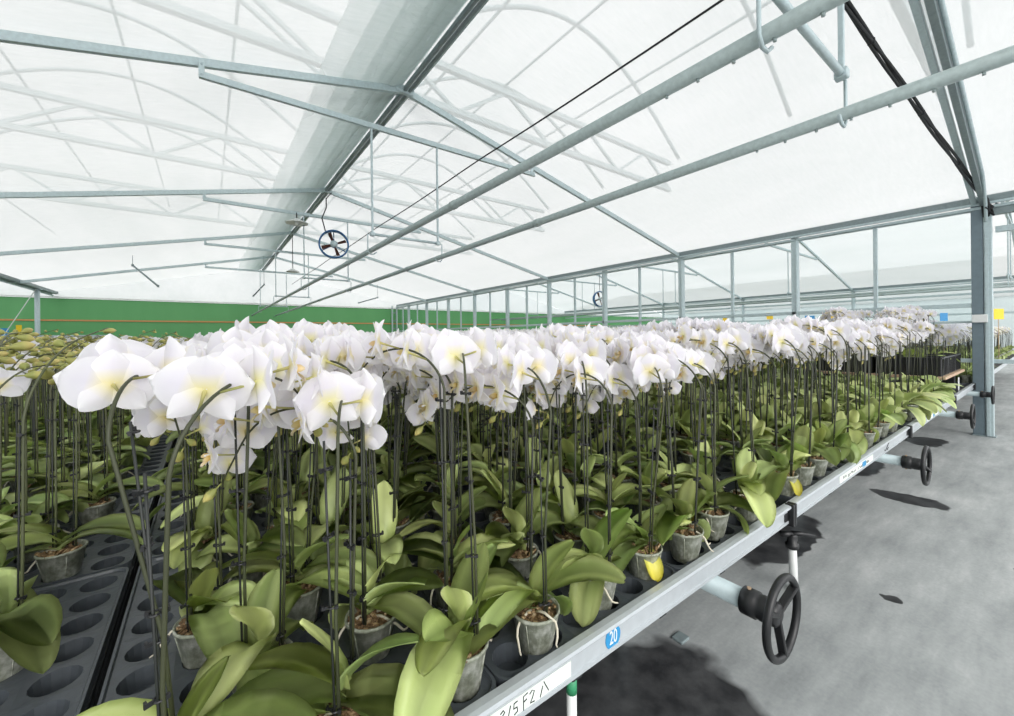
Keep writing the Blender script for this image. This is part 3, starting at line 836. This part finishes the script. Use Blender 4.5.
LEAF = [leaf_mesh(*sp, seed=i, dark=.12*(i % 3)) for i, sp in enumerate(LEAFSPEC)]
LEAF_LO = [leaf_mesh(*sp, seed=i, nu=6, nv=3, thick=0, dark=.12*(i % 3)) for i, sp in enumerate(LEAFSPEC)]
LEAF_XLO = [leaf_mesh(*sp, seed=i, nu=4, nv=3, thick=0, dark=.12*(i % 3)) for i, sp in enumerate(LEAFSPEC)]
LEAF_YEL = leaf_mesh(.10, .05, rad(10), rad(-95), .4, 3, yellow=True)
FLOWER = [flower_mesh(i, 8, 7) for i in range(4)]
FLOWER_MID = [flower_mesh(i, 5, 5, True, 0, True) for i in range(3)]
FLOWER_LO = [flower_mesh(i, 3, 3, False, 0, False) for i in range(2)]
FLOWER_CUP = flower_mesh(9, 7, 5, True, .75)
LIP = lip_mesh()
def bud_mesh(seg, rings):
    bm = NB(); prof = [(.0015, -.03), (.0018, -.012), (.006, -.008)] if rings > 4 else [(.002, -.02)]
    for i in range(rings):
        a = i/(rings-1); prof.append((max(.0008, .0105*math.sin(math.pi*(.22+.78*a))**.8), -.004 + .028*a))
    lathe(bm, prof, seg)
    me = bm_mesh(bm, 'bud', True, 'bud'); a, b = srgb(150, 152, 84), srgb(224, 206, 132)
    set_tint(me, [lerpc(a, b, min(1, max(0, v.co.z/.02))) for v in me.vertices]); return me
BUD, BUD_LO = bud_mesh(10, 7), bud_mesh(5, 3)
def pot_mesh(seg):
    bm = NB()
    lathe(bm, [(.032, 0), (.036, .004), (.0515, .086), (.0545, .087), (.0545, .093), (.0515, .094), (.0495, .088), (.046, .07)], seg, None, True, False)
    if seg > 12:
        for q in range(4):
            a = q*math.pi/2 + .4; tube(bm, [(.0355*math.cos(a), .0355*math.sin(a), .006), (.0512*math.cos(a), .0512*math.sin(a), .082)], .0012, 5)
    me = bm_mesh(bm, 'pot', True, 'pot'); flat_tint(me, (255, 255, 255)); return me
POT, POT_LO = pot_mesh(20), pot_mesh(8)
def bark_mesh(seed, n, chips):
    rg = random.Random(seed); bm = NB(); seg = 14
    rings = []
    for i in range(n+1):
        r_ = .0485*i/n; rings.append([bm.verts.new((r_*math.cos(2*math.pi*j/seg), r_*math.sin(2*math.pi*j/seg), .081 + rg.uniform(-.006, .008)*(i < n) - .004*(i == n))) for j in range(seg if i else 1)])
    for j in range(seg): bm.faces.new((rings[0][0], rings[1][j], rings[1][(j+1) % seg]))
    for i in range(1, n):
        for j in range(seg): bm.faces.new((rings[i][j], rings[i+1][j], rings[i+1][(j+1) % seg], rings[i][(j+1) % seg]))
    for q in range(chips):
        a, r_ = rg.uniform(0, 6.28), .044*math.sqrt(rg.random())
        m = Matrix.Rotation(rg.uniform(0, 6), 3, 'Z') @ Matrix.Rotation(rg.uniform(-.9, .9), 3, 'Y') @ Matrix.Rotation(rg.uniform(-.7, .7), 3, 'X')
        box(bm, (r_*math.cos(a), r_*math.sin(a), .088 + rg.uniform(-.003, .006)), (rg.uniform(.008, .026), rg.uniform(.004, .008), .004), m)
    me = bm_mesh(bm, 'bark', False, 'potting_bark'); flat_tint(me, (255, 255, 255)); return me
BARK = [bark_mesh(i, 4, 26) for i in range(3)]; BARK_LO = bark_mesh(9, 2, 0)
def root_mesh(seed):
    rg = random.Random(seed); bm = NB(); a = 0; p = Vector((.012, 0, .09)); pts = [p]
    d = Vector((1, 0, .5)).normalized()
    for i in range(8):
        d = (d + Vector((rg.uniform(-.25, .35), rg.uniform(-.6, .6), rg.uniform(-.55, .15) - .06*i))).normalized()
        p = p + d*.0135
        if p.z < .05: p.z = .05
        pts.append(p)
    tube(bm, pts, [.003, .003, .003, .0028, .0028, .0026, .0024, .002, .0012], 6)
    me = bm_mesh(bm, 'root', True, 'aerial_root'); flat_tint(me, (255, 255, 255)); return me
ROOT = [root_mesh(i) for i in range(5)]

def tint_mesh(bm, mat, rgb, name, smooth=True, jit=.0):
    me = bm_mesh(bm, mat, smooth, name); flat_tint(me, rgb, jit); return me
def stake_mesh(h, seg=6):
    bm = NB(); tube(bm, [(0, 0, .03), (0, 0, h)], .0019, seg); return tint_mesh(bm, 'stake', (255, 255, 255), 'support_stake')
def clip_mesh():
    bm = NB(); torus(bm, (0, 0, 0), .0058, .0016, None, 12, 6); box(bm, (.010, 0, 0), (.010, .003, .005)); box(bm, (.013, 0, .002), (.003, .007, .006)); box(bm, (-.007, .004, 0), (.005, .004, .006))
    me = bm_mesh(bm, 'black', False, 'stake_clip'); flat_tint(me, (30, 30, 32)); return me
CLIP = clip_mesh()

def arch(h, lean, reach, drop, n=26, rise=.085):
    """stem from the soil up the stake and over in an arch along +Y; returns points and arc-length start of the arch"""
    pts = [Vector((.006, 0, .085)), Vector((.007, 0, h*.5)), Vector((.006 + lean*.5, 0, h))]
    p = pts[-1].copy(); el = rad(86); L = reach; st = L/n
    for i in range(n):
        u = (i+1)/n
        el = rad(86) + (drop - rad(86))*min(1, u*1.25)**.8
        p = p + Vector((lean*.02, math.cos(el), math.sin(el)))*st
        pts.append(p.copy())
    return pts
def orient(F, up=Vector((0, 0, 1))):
    F = F.normalized(); x = up.cross(F).normalized(); y = F.cross(x)
    return Matrix((x, y, F)).transposed().to_4x4()

def bloom_proto(seed, detail, one=None):
    """list of (part name, mesh, matrix, [(sub-part, mesh, matrix)...]) around the pot base"""
    rg = random.Random(seed); out = []
    hi = detail == 0; lo = detail >= 2
    lf = LEAF if not lo else (LEAF_LO if detail == 2 else LEAF_XLO)
    out.append(('pot', POT if not lo else POT_LO, Matrix(), []))
    out.append(('potting_bark', rg.choice(BARK) if not lo else BARK_LO, Matrix(), []))
    if hi:
        for q in range(3): out.append(('aerial_root', rg.choice(ROOT), Matrix.Rotation(rg.uniform(0, 6.28), 4, 'Z'), []))
    az = rg.uniform(0, 6.28); n = rg.choice((6, 7, 7, 8)) if detail < 3 else 5
    order = [2, 5, 1, 1, 4, 0, 3, 6]
    for q in range(n):
        li = order[min(7, q + (8-n if q > 1 else 0))]
        if rg.random() < .25: li = rg.randrange(7)
        a = az + (q % 2)*math.pi + rg.uniform(-.35, .35)
        m = Matrix.Translation((0, 0, .088 + .006*q)) @ Matrix.Rotation(a, 4, 'Z') @ Matrix.Rotation(rg.uniform(-.1, .1), 4, 'X') @ Matrix.Scale(rg.uniform(.88, 1.08) * (.78 if q >= n-1 else 1), 4)
        out.append(('leaf', lf[li], m, []))
    if hi and rg.random() < .16:
        out.append(('yellow_leaf', LEAF_YEL, Matrix.Translation((0, 0, .085)) @ Matrix.Rotation(rg.uniform(0, 6.28), 4, 'Z'), []))
    spikes = 2 if rg.random() < .75 else 1
    if one: spikes = len(one)
    if detail == 3: spikes = rg.choice((1, 2))
    for sp in range(spikes):
        h = rg.uniform(.48, .575); lean = rg.uniform(-.05, .05); reach = rg.uniform(.32, .42)
        az2 = rg.uniform(-.45, .45) + (sp*.6 - .3 if spikes == 2 else 0)
        if one: h, lean, reach, az2 = one[sp % len(one)]
        aq = az + math.pi/2 + sp*math.pi + rg.uniform(-.25, .25)
        base = Matrix.Translation((.029*math.cos(aq), .029*math.sin(aq), 0)) @ Matrix.Rotation(az2, 4, 'Z') @ Matrix.Rotation(rg.uniform(-.05, .05), 4, 'X') @ Matrix.Rotation(rg.uniform(-.05, .05), 4, 'Y')
        pts = arch(h, lean, reach, rad(rg.uniform(-68, -44)), 26 if not lo else 7)
        bm = NB(); nn = len(pts); tube(bm, pts, [.0029 - .0015*i/nn for i in range(nn)], 7 if hi else (5 if not lo else 3), not lo)
        out.append(('flower_stem', tint_mesh(bm, 'stem', (64, 68, 48), 'flower_stem', True, .12), base, []))
        sh = h + rg.uniform(.0, .03)
        clips = []
        if hi:
            for q in range(4): clips.append(('stake_clip', CLIP, Matrix.Translation((0.002, 0, .13 + (sh-.16)*q/3.0 + rg.uniform(-.02, .02))) @ Matrix.Rotation(rg.uniform(0, 6.28), 4, 'Z'), []))
        out.append(('support_stake', stake_mesh(sh, 6 if not lo else 3), base, clips))
        nf = rg.choice((8, 8, 9, 10)) if detail < 3 else 8
        arc = pts[2:]
        for q in range(nf):
            u = .20 + .74*q/(nf-1); i = u*(len(arc)-1); a_, b_ = arc[int(i)], arc[min(len(arc)-1, int(i)+1)]
            node = a_.lerp(b_, i-int(i)); sd = 1 if q % 2 else -1
            F = Vector((sd*rg.uniform(.45, .95), rg.uniform(.55, .95), rg.uniform(-.32, .05)))
            if q == 0: F = Vector((sd*rg.uniform(.2, .7), rg.uniform(.7, 1), rg.uniform(-.15, .15)))
            Q = orient(F) @ Matrix.Rotation(rg.uniform(-.2, .2), 4, 'Z'); sc = (1.16 - .36*(q/(nf-1))**2)*rg.uniform(.94, 1.06)
            m = Matrix.Translation(node + (Q @ Vector((0, .012, .040)))*sc) @ Q @ Matrix.Scale(sc, 4)
            if detail == 0:
                me = FLOWER_CUP if (q == nf-1 and rg.random() < .6) else rg.choice(FLOWER)
                out.append(('flower', me, base @ m, [('lip', LIP, Matrix(), [])]))
            else:
                out.append(('flower', rg.choice(FLOWER_MID if detail < 3 else FLOWER_LO), base @ m, []))
        if detail < 3:
            for q in range(2):
                node = arc[-1 - q*(1 if lo else 2)]; F = Vector(((1 if q else -1)*.5, .5, -.75)); Q = orient(F)
                out.append(('bud', BUD if not lo else BUD_LO, base @ Matrix.Translation(node + Q @ Vector((0, 0, .022))) @ Q @ Matrix.Scale(.8-.2*q, 4), []))
    return out
def bud_proto(seed, detail):
    rg = random.Random(1000+seed); out = []; hi = detail == 0; lo = detail >= 2
    lf = LEAF if not lo else (LEAF_LO if detail == 2 else LEAF_XLO)
    out.append(('pot', POT if not lo else POT_LO, Matrix(), [])); out.append(('potting_bark', rg.choice(BARK) if not lo else BARK_LO, Matrix(), []))
    if hi:
        for q in range(2): out.append(('aerial_root', rg.choice(ROOT), Matrix.Rotation(rg.uniform(0, 6.28), 4, 'Z'), []))
    az = rg.uniform(0, 6.28); n = rg.choice((5, 6)) if detail < 3 else 4
    for q in range(n):
        li = [2, 1, 1, 4, 0, 3][q]
        m = Matrix.Translation((0, 0, .088 + .006*q)) @ Matrix.Rotation(az + (q % 2)*math.pi + rg.uniform(-.3, .3), 4, 'Z') @ Matrix.Scale(rg.uniform(.88, 1.05), 4)
        out.append(('leaf', lf[li], m, []))
    for sp in range(2):
        h = rg.uniform(.46, .54)
        base = Matrix.Translation((sp*.04 - .02, rg.uniform(-.015, .015), 0)) @ Matrix.Rotation(rg.uniform(-.7, .5), 4, 'Z') @ Matrix.Rotation(rg.uniform(-.04, .04), 4, 'X')
        pts = arch(h, 0, rg.uniform(.26, .36), rad(rg.uniform(-6, 22)), 22 if not lo else 6)
        bm = NB(); nn = len(pts); tube(bm, pts, [.0029 - .0015*i/nn for i in range(nn)], 7 if hi else (5 if not lo else 3), not lo)
        out.append(('flower_stem', tint_mesh(bm, 'stem', (88, 92, 66), 'flower_stem', True, .12), base, []))
        sh = h - .01; clips = []
        if hi:
            for q in range(3): clips.append(('stake_clip', CLIP, Matrix.Translation((.002, 0, .14 + (sh-.16)*q/2)) @ Matrix.Rotation(rg.uniform(0, 6.28), 4, 'Z'), []))
        out.append(('support_stake', stake_mesh(sh, 6 if not lo else 3), base, clips))
        arc = pts[2:]; nb = 7 if detail < 3 else 5
        for q in range(nb):
            u = .35 + .65*q/(nb-1); i = u*(len(arc)-1); a_, b_ = arc[int(i)], arc[min(len(arc)-1, int(i)+1)]
            node = a_.lerp(b_, i-int(i)); sd = 1 if q % 2 else -1
            F = Vector((sd*rg.uniform(.4, .8), rg.uniform(.3, .8), rg.uniform(-.5, .3))); Q = orient(F); sc = 1.15 - .55*q/(nb-1)
            if q == 0 and rg.random() < .22:
                m = Matrix.Translation(node + Q @ Vector((0, .012, .040))) @ Q
                out.append(('flower', rg.choice(FLOWER_MID if detail < 3 else FLOWER_LO), base @ m, []))
            else:
                out.append(('bud', BUD if not lo else BUD_LO, base @ Matrix.Translation(node + Q @ Vector((0, 0, .028*sc))) @ Q @ Matrix.Scale(sc, 4), []))
    return out

# ------------------------------------------------------------------ joining copies into one mesh
SLOT = {M[k_].name: i for i, k_ in enumerate(PLANT)}
_cache = {}
def arrays(me):
    if me.name in _cache: return _cache[me.name]
    nv, nl, npoly = len(me.vertices), len(me.loops), len(me.polygons)
    co = np.empty(nv*3, np.float32); me.vertices.foreach_get('co', co)
    li = np.empty(nl, np.int32); me.loops.foreach_get('vertex_index', li)
    ls = np.empty(npoly, np.int32); me.polygons.foreach_get('loop_start', ls)
    mi = np.empty(npoly, np.int32); me.polygons.foreach_get('material_index', mi)
    slots = np.array([SLOT.get(m_.name, SLOT[M['stake'].name]) for m_ in me.materials], np.int32); mi = slots[mi]
    ti = np.empty(nv*4, np.float32); me.attributes['tint'].data.foreach_get('color', ti)
    _cache[me.name] = (co.reshape(-1, 3), li, ls, mi, ti.reshape(-1, 4)); return _cache[me.name]
def join(items, name, vary=None):
    """items: (mesh, 4x4 matrix)"""
    CO, LI, LS, MI, TI = [], [], [], [], []; v0 = l0 = 0
    for idx, (me, m) in enumerate(items):
        co, li, ls, mi, ti = arrays(me); A = np.array(m, dtype=np.float32)
        CO.append(co @ A[:3, :3].T + A[:3, 3]); LI.append(li + v0); LS.append(ls + l0); MI.append(mi)
        if vary is not None: ti = np.clip(ti*np.array([vary[idx]]*3 + [1], np.float32), 0, 1) if vary[idx] != 1 else ti
        TI.append(ti); v0 += len(co); l0 += len(li)
    CO, LI, LS, MI, TI = map(np.concatenate, (CO, LI, LS, MI, TI))
    me = bpy.data.meshes.new(name)
    me.vertices.add(len(CO)); me.vertices.foreach_set('co', CO.ravel().astype(np.float32))
    me.loops.add(len(LI)); me.loops.foreach_set('vertex_index', LI.astype(np.int32))
    me.polygons.add(len(LS)); me.polygons.foreach_set('loop_start', LS.astype(np.int32))
    for k_ in PLANT: me.materials.append(M[k_])
    me.polygons.foreach_set('material_index', MI.astype(np.int32))
    me.polygons.foreach_set('use_smooth', np.ones(len(LS), bool))
    me.update(calc_edges=True)
    a = me.attributes.new('tint', 'FLOAT_COLOR', 'POINT'); a.data.foreach_set('color', TI.astype(np.float32).ravel())
    return me
def flatten(proto):
    it = []
    for n_, me, m, subs in proto:
        it.append((me, m))
        for s_ in subs: it.append((s_[1], m @ s_[2]))
    return it

# ------------------------------------------------------------------ placing the orchids
def plant(name, proto, loc, rz, label, cat, group):
    t = thing(name, label, cat, loc, rz, group)
    for n_, me, m, subs in proto:
        o = place(n_, me, t, m)
        if n_ == 'yellow_leaf': o['label'] = 'small curled yellow leaf'
        for s_ in subs: place(s_[0], s_[1], o, s_[2])
    return t
spots = []                                      # (depth, bench, row, col, x, y)
for bi in range(6):
    x0 = JOINT[bi]; x1 = JOINT[bi+1]
    for r_ in range(93):
        y = .69 + .2*r_ + .03*(r_//5)
        if y > 18.9: break
        if bi == 1: xs = [(-.017 if r_ % 2 == 0 else .083) + .2*c for c in range(10)]
        else:
            off = .12 if r_ % 2 == 0 else .22
            xs = [x0 + off + .2*c for c in range(10 if off < .2 else 9)]
        if bi == 0: xs = [x1 - (.169 if r_ % 2 else .269) - .2*c for c in range(10)][::-1]
        xs = [x for x in xs if x0+.06 < x < x1-.06]
        for c, x in enumerate(xs):
            if bi == 4 and x < 7.85 and y < 2.0: continue       # the crates stand here
            if bi == 0 and r_ < 3 and x > -.38: continue                     # empty pockets beside the tray edge
            jx, jy = R.uniform(-.012, .012), R.uniform(-.012, .012)
            pr = project((x, y, 1.0))
            spots.append((pr[2] if pr else -1, pr, bi, r_+1, c+1, x+jx, y+jy))
def seen(pr): return pr is not None and -90 < pr[0] < 1104 and pr[2] > .3
bloom = sorted([s_ for s_ in spots if s_[2] != 0 and seen(s_[1])]); buds = sorted([s_ for s_ in spots if s_[2] == 0 and seen(s_[1])])
def is_gap(s_): return False
PB = [[bloom_proto(q, 0) for q in range(12)], [bloom_proto(40+q, 1) for q in range(10)]]
LOW = [join(flatten(bloom_proto(80+q, 2)), 'moth_orchid') for q in range(10)]
XLOW = [join(flatten(bloom_proto(120+q, 3)), 'orchid_far') for q in range(8)]
PD = [[bud_proto(q, 0) for q in range(5)], [bud_proto(20+q, 1) for q in range(5)]]
LOWD = [join(flatten(bud_proto(40+q, 2)), 'budding_orchid') for q in range(8)]
XLOWD = [join(flatten(bud_proto(60+q, 3)), 'bud_far') for q in range(5)]
def where(bi, row, col): return f'{ordw(row)} row behind rail, {ordw(col)} from left, {BN[bi]}'
HS = [1.0, 1.0, 1.06, 1.14, 1.2, 1.2]
def overhang(pr):
    m_ = 0
    for n_, me, m, subs in pr:
        if n_ == 'leaf': m_ = min(m_, min((m @ v.co).y for v in me.vertices))
    return m_
def put_plants(lst, protos, low, name, desc, cat, group, n0, n1, n2):
    for i, (d, pr, bi, row, col, x, y) in enumerate(lst[:n2]):
        lab = f'{desc}, {where(bi, row, col)}'; rz = R.uniform(-.4, .4)
        sc = HS[bi]*R.uniform(.95, 1.05) + .012*max(0, y-2)
        tidy = [[sorted(p_, key=overhang, reverse=True)[:6][(col*5 + bi) % 6]] for p_ in protos] if row == 1 else protos
        if row == 1: rz *= .3
        if i < n0: root = plant(name, tidy[0][R.randrange(len(tidy[0]))], (x, y, POTZ), rz, lab, cat, group)
        elif i < n1: root = plant(name, tidy[1][R.randrange(len(tidy[1]))], (x, y, POTZ), rz, lab, cat, group)
        else:
            root = o = place(name, low[R.randrange(len(low))]); o.location = (x, y, POTZ); o.rotation_euler = (0, 0, rz); tag(o, lab, cat, group)
        root.scale = (1 + (sc-1)*.4, 1 + (sc-1)*.4, sc)
bloom = [s_ for s_ in bloom if not (s_[2] == 1 and s_[3] == 1 and s_[4] == 1)]
t = plant('moth_orchid', bloom_proto(301, 0, [(.56, -.06, .36, -.25), (.53, .05, .40, -.75)]), (-.035, .70, POTZ + .002), 0,
          'white orchid leaning left at left end of the front row, bench marked 20', 'orchid', 'white moth orchids on the benches')
t.rotation_euler = (rad(2.5), rad(-2.5), 0)
put_plants(bloom, PB, LOW, 'moth_orchid', 'white orchid', 'orchid', 'white moth orchids on the benches', 46, 130, 293)
put_plants(buds, PD, LOWD, 'budding_orchid', 'budding orchid', 'orchid', 'orchids in bud on the left bench', 16, 60, 300)

def mass(lst, near, far, split, name, label, cat):
    items, vary = [], []
    for (d, pr, bi, row, col, x, y) in lst:
        me = near[R.randrange(len(near))] if d < split else far[R.randrange(len(far))]
        sc = (HS[bi] if bi < 6 else 1.2)*R.uniform(.95, 1.05) + .012*min(6, max(0, y-2))
        items.append((me, Matrix.Translation((x, y, POTZ)) @ Matrix.Rotation(R.uniform(-.35, .35), 4, 'Z') @ Matrix.Diagonal((1, 1, sc, 1)))); vary.append(1)
    o = place(name, join(items, name, None)); tag(o, label, cat, None, 'stuff')
# the next bay's benches, seen through the glass, continue the mass
extra = []
for r_ in range(80):
    y = .8 + .24*r_
    if y > 18.9: break
    for c in range(36):
        x = 10.7 + .26*c + (.13 if r_ % 2 else 0)
        pr = project((x, y, 1.2))
        if seen(pr): extra.append((pr[2], pr, 9, 0, 0, x, y))
mass(bloom[293:] + extra, LOW, XLOW, 7.0, 'orchid_mass', 'sea of white orchids filling the far benches up to the walls', 'orchids')
mass(buds[300:], LOWD, XLOWD, 6.0, 'budding_mass', 'far budding orchids on the left bench before the green wall', 'orchids')
# plain bench beds under the next bay's orchids
t = thing('rolling_bench', 'long bench carrying orchids behind the glass partition', 'bench', (10.6, RY, 0), 0, 'rolling benches')
P_box('bed', 'bed', (4.6, 9, .63), (9.2, 18, .03), t); P_box('front_rail', 'alu', (4.6, 0, .63), (9.2, .02, .065), t)
for q in range(4): P_box('support_stand', 'galv', (1 + 2.4*q, .6, .3), (.06, .05, .6), t)

# ------------------------------------------------------------------ crates and taller orchids near the dark post
t = thing('tan_board', 'tan board raised on blocks on the bench under the black crates', 'board', (6.98, 1.26, .835))
P_box('panel', 'board', (0, 0, 0), (1.52, 1.16, .03), t)
for q in (-.6, .6):
    for e in (-.45, .45): P_box('block', 'black', (q, e, -.0975), (.12, .12, .165), t)
def crate(x, y, z, label):
    t = thing('black_crate', label, 'crate', (x, y, z), 0, 'black crates by the dark post')
    L, W_, H = .46, .52, .20
    P_box('base', 'black', (0, 0, .008), (L, W_, .016), t)
    for nm, c, s_ in (('front_wall', (0, -W_/2, H/2), (L, .012, H)), ('back_wall', (0, W_/2, H/2), (L, .012, H)), ('side_wall', (-L/2, 0, H/2), (.012, W_, H)), ('side_wall', (L/2, 0, H/2), (.012, W_, H))):
        bm = NB(); box(bm, c, s_, None, .003)
        for u in (-.4, -.2, 0, .2, .4):
            if nm != 'side_wall': box(bm, (c[0]+u*L, c[1] + (-.008 if c[1] < 0 else .008), c[2]), (.012, .01, H*.9))
            else: box(bm, (c[0] + (-.008 if c[0] < 0 else .008), c[1]+u*W_, c[2]), (.01, .012, H*.9))
        box(bm, (c[0], c[1], H-.008), (s_[0]+.012, s_[1]+.012, .016), None, .004); make(nm, bm, 'black', t)
for e in range(2):
    for q in range(3):
        crate(6.49 + .49*q, .98 + .56*e, .851, f'black crate, {["left", "middle", "right"][q]} of three in the {["front", "back"][e]} row on the tan board')
n_ = 0
for e in range(2):
    for q in range(6):
        x, y = 6.37 + .245*q, .98 + .56*e + .1*(q % 2) - .05
        n_ += 1
        o = plant('moth_orchid', bloom_proto(200+q+6*e, 1), (x, y, .868), R.uniform(-.9, .9), f'taller white orchid in the {["front", "back"][e]} black crates, {ordw(q+1)} from the left', 'orchid', 'raised orchids in the crates')
        s_ = 1.16 if q in (1, 2, 4) else 1.0; o.scale = (s_, s_, s_)
t = thing('plant_label', 'white plastic plant label standing at the rail left of the dark post', 'label', (6.75, .64, .655))
P_box('plate', 'white', (0, 0, .09), (.07, .004, .14), t); P_box('stick', 'white', (0, 0, .02), (.02, .004, .08), t)

# sticky cards on sticks, and the pale duct at far left
def at(px, py, d):
    u = (px-CX)/F_PX; c, s_ = math.cos(-YAW), math.sin(-YAW)
    return Vector((d*s_ + u*d*c, d*c - u*d*s_, CAM_Z + ((CY - (px-CX)*math.tan(-ROLL)) - py)/F_PX*d))
o = P_tube('rope', 'cord', [Vector((XL, 18.3, 2.93)), Vector((XL, 18.3, 2.93)).lerp(at(2, 338, 12.2), 1.0), Vector((XL, 18.3, 2.93)).lerp(at(2, 338, 12.2), 1.955)], .012, None, 6)
tag(o, 'white rope slanting down before the green wall at far left', 'rope')
def card(px, py, d, mat, w_, h_, label):
    u = (px-CX)/F_PX; c, s_ = math.cos(-YAW), math.sin(-YAW)
    x, y = d*s_ + u*d*c, d*c - u*d*s_; z = CAM_Z + ((CY - (px-CX)*math.tan(-ROLL)) - py)/F_PX*d
    t = thing('sticky_card', label, 'sticky trap', (x, y, .64), -.6, 'coloured sticky cards among the flowers')
    P_box('card', mat, (0, 0, z-.64), (w_, .004, h_), t, 0); P_tube('stick', 'board', [(0, .006, 0), (0, .006, z-.64)], .006, t, 6)
card(834, 317, 9.0, 'yellow', .13, .24, 'yellow sticky card above the flowers in the middle right, beside a blue one')
card(846, 318, 9.6, 'bluecard', .22, .16, 'blue sticky card just right of a yellow one above the flowers')
card(770, 316, 11.0, 'yellow', .18, .18, 'yellow sticky card above the flowers left of the middle window post')
card(725, 321, 12.0, 'yellow', .13, .2, 'small yellow sticky card farthest left above the right-hand flowers')
card(944, 317, 8.0, 'bluecard', .16, .16, 'blue sticky card left of the dark post')
card(999, 314, 8.5, 'yellow', .22, .22, 'yellow sticky card right of the dark post')
card(810, 319, 12.0, 'bluecard', .3, .2, 'pale blue sticky card behind the flowers between two window posts')
card(19, 330, 13.0, 'yellow', .18, .32, 'yellow sticky card before the green wall at far left')
card(4, 334, 12.6, 'bluecard', .3, .36, 'blue sticky card at the far left edge')
t = thing('pale_duct', 'low pale box duct standing before the green wall at far left', 'duct', (-4.3, 19.6, 0))
P_box('duct_body', 'white', (0, 0, .75), (3.0, .35, 1.5), t); P_box('duct_cap', 'galv', (0, 0, 1.52), (3.05, .4, .04), t)
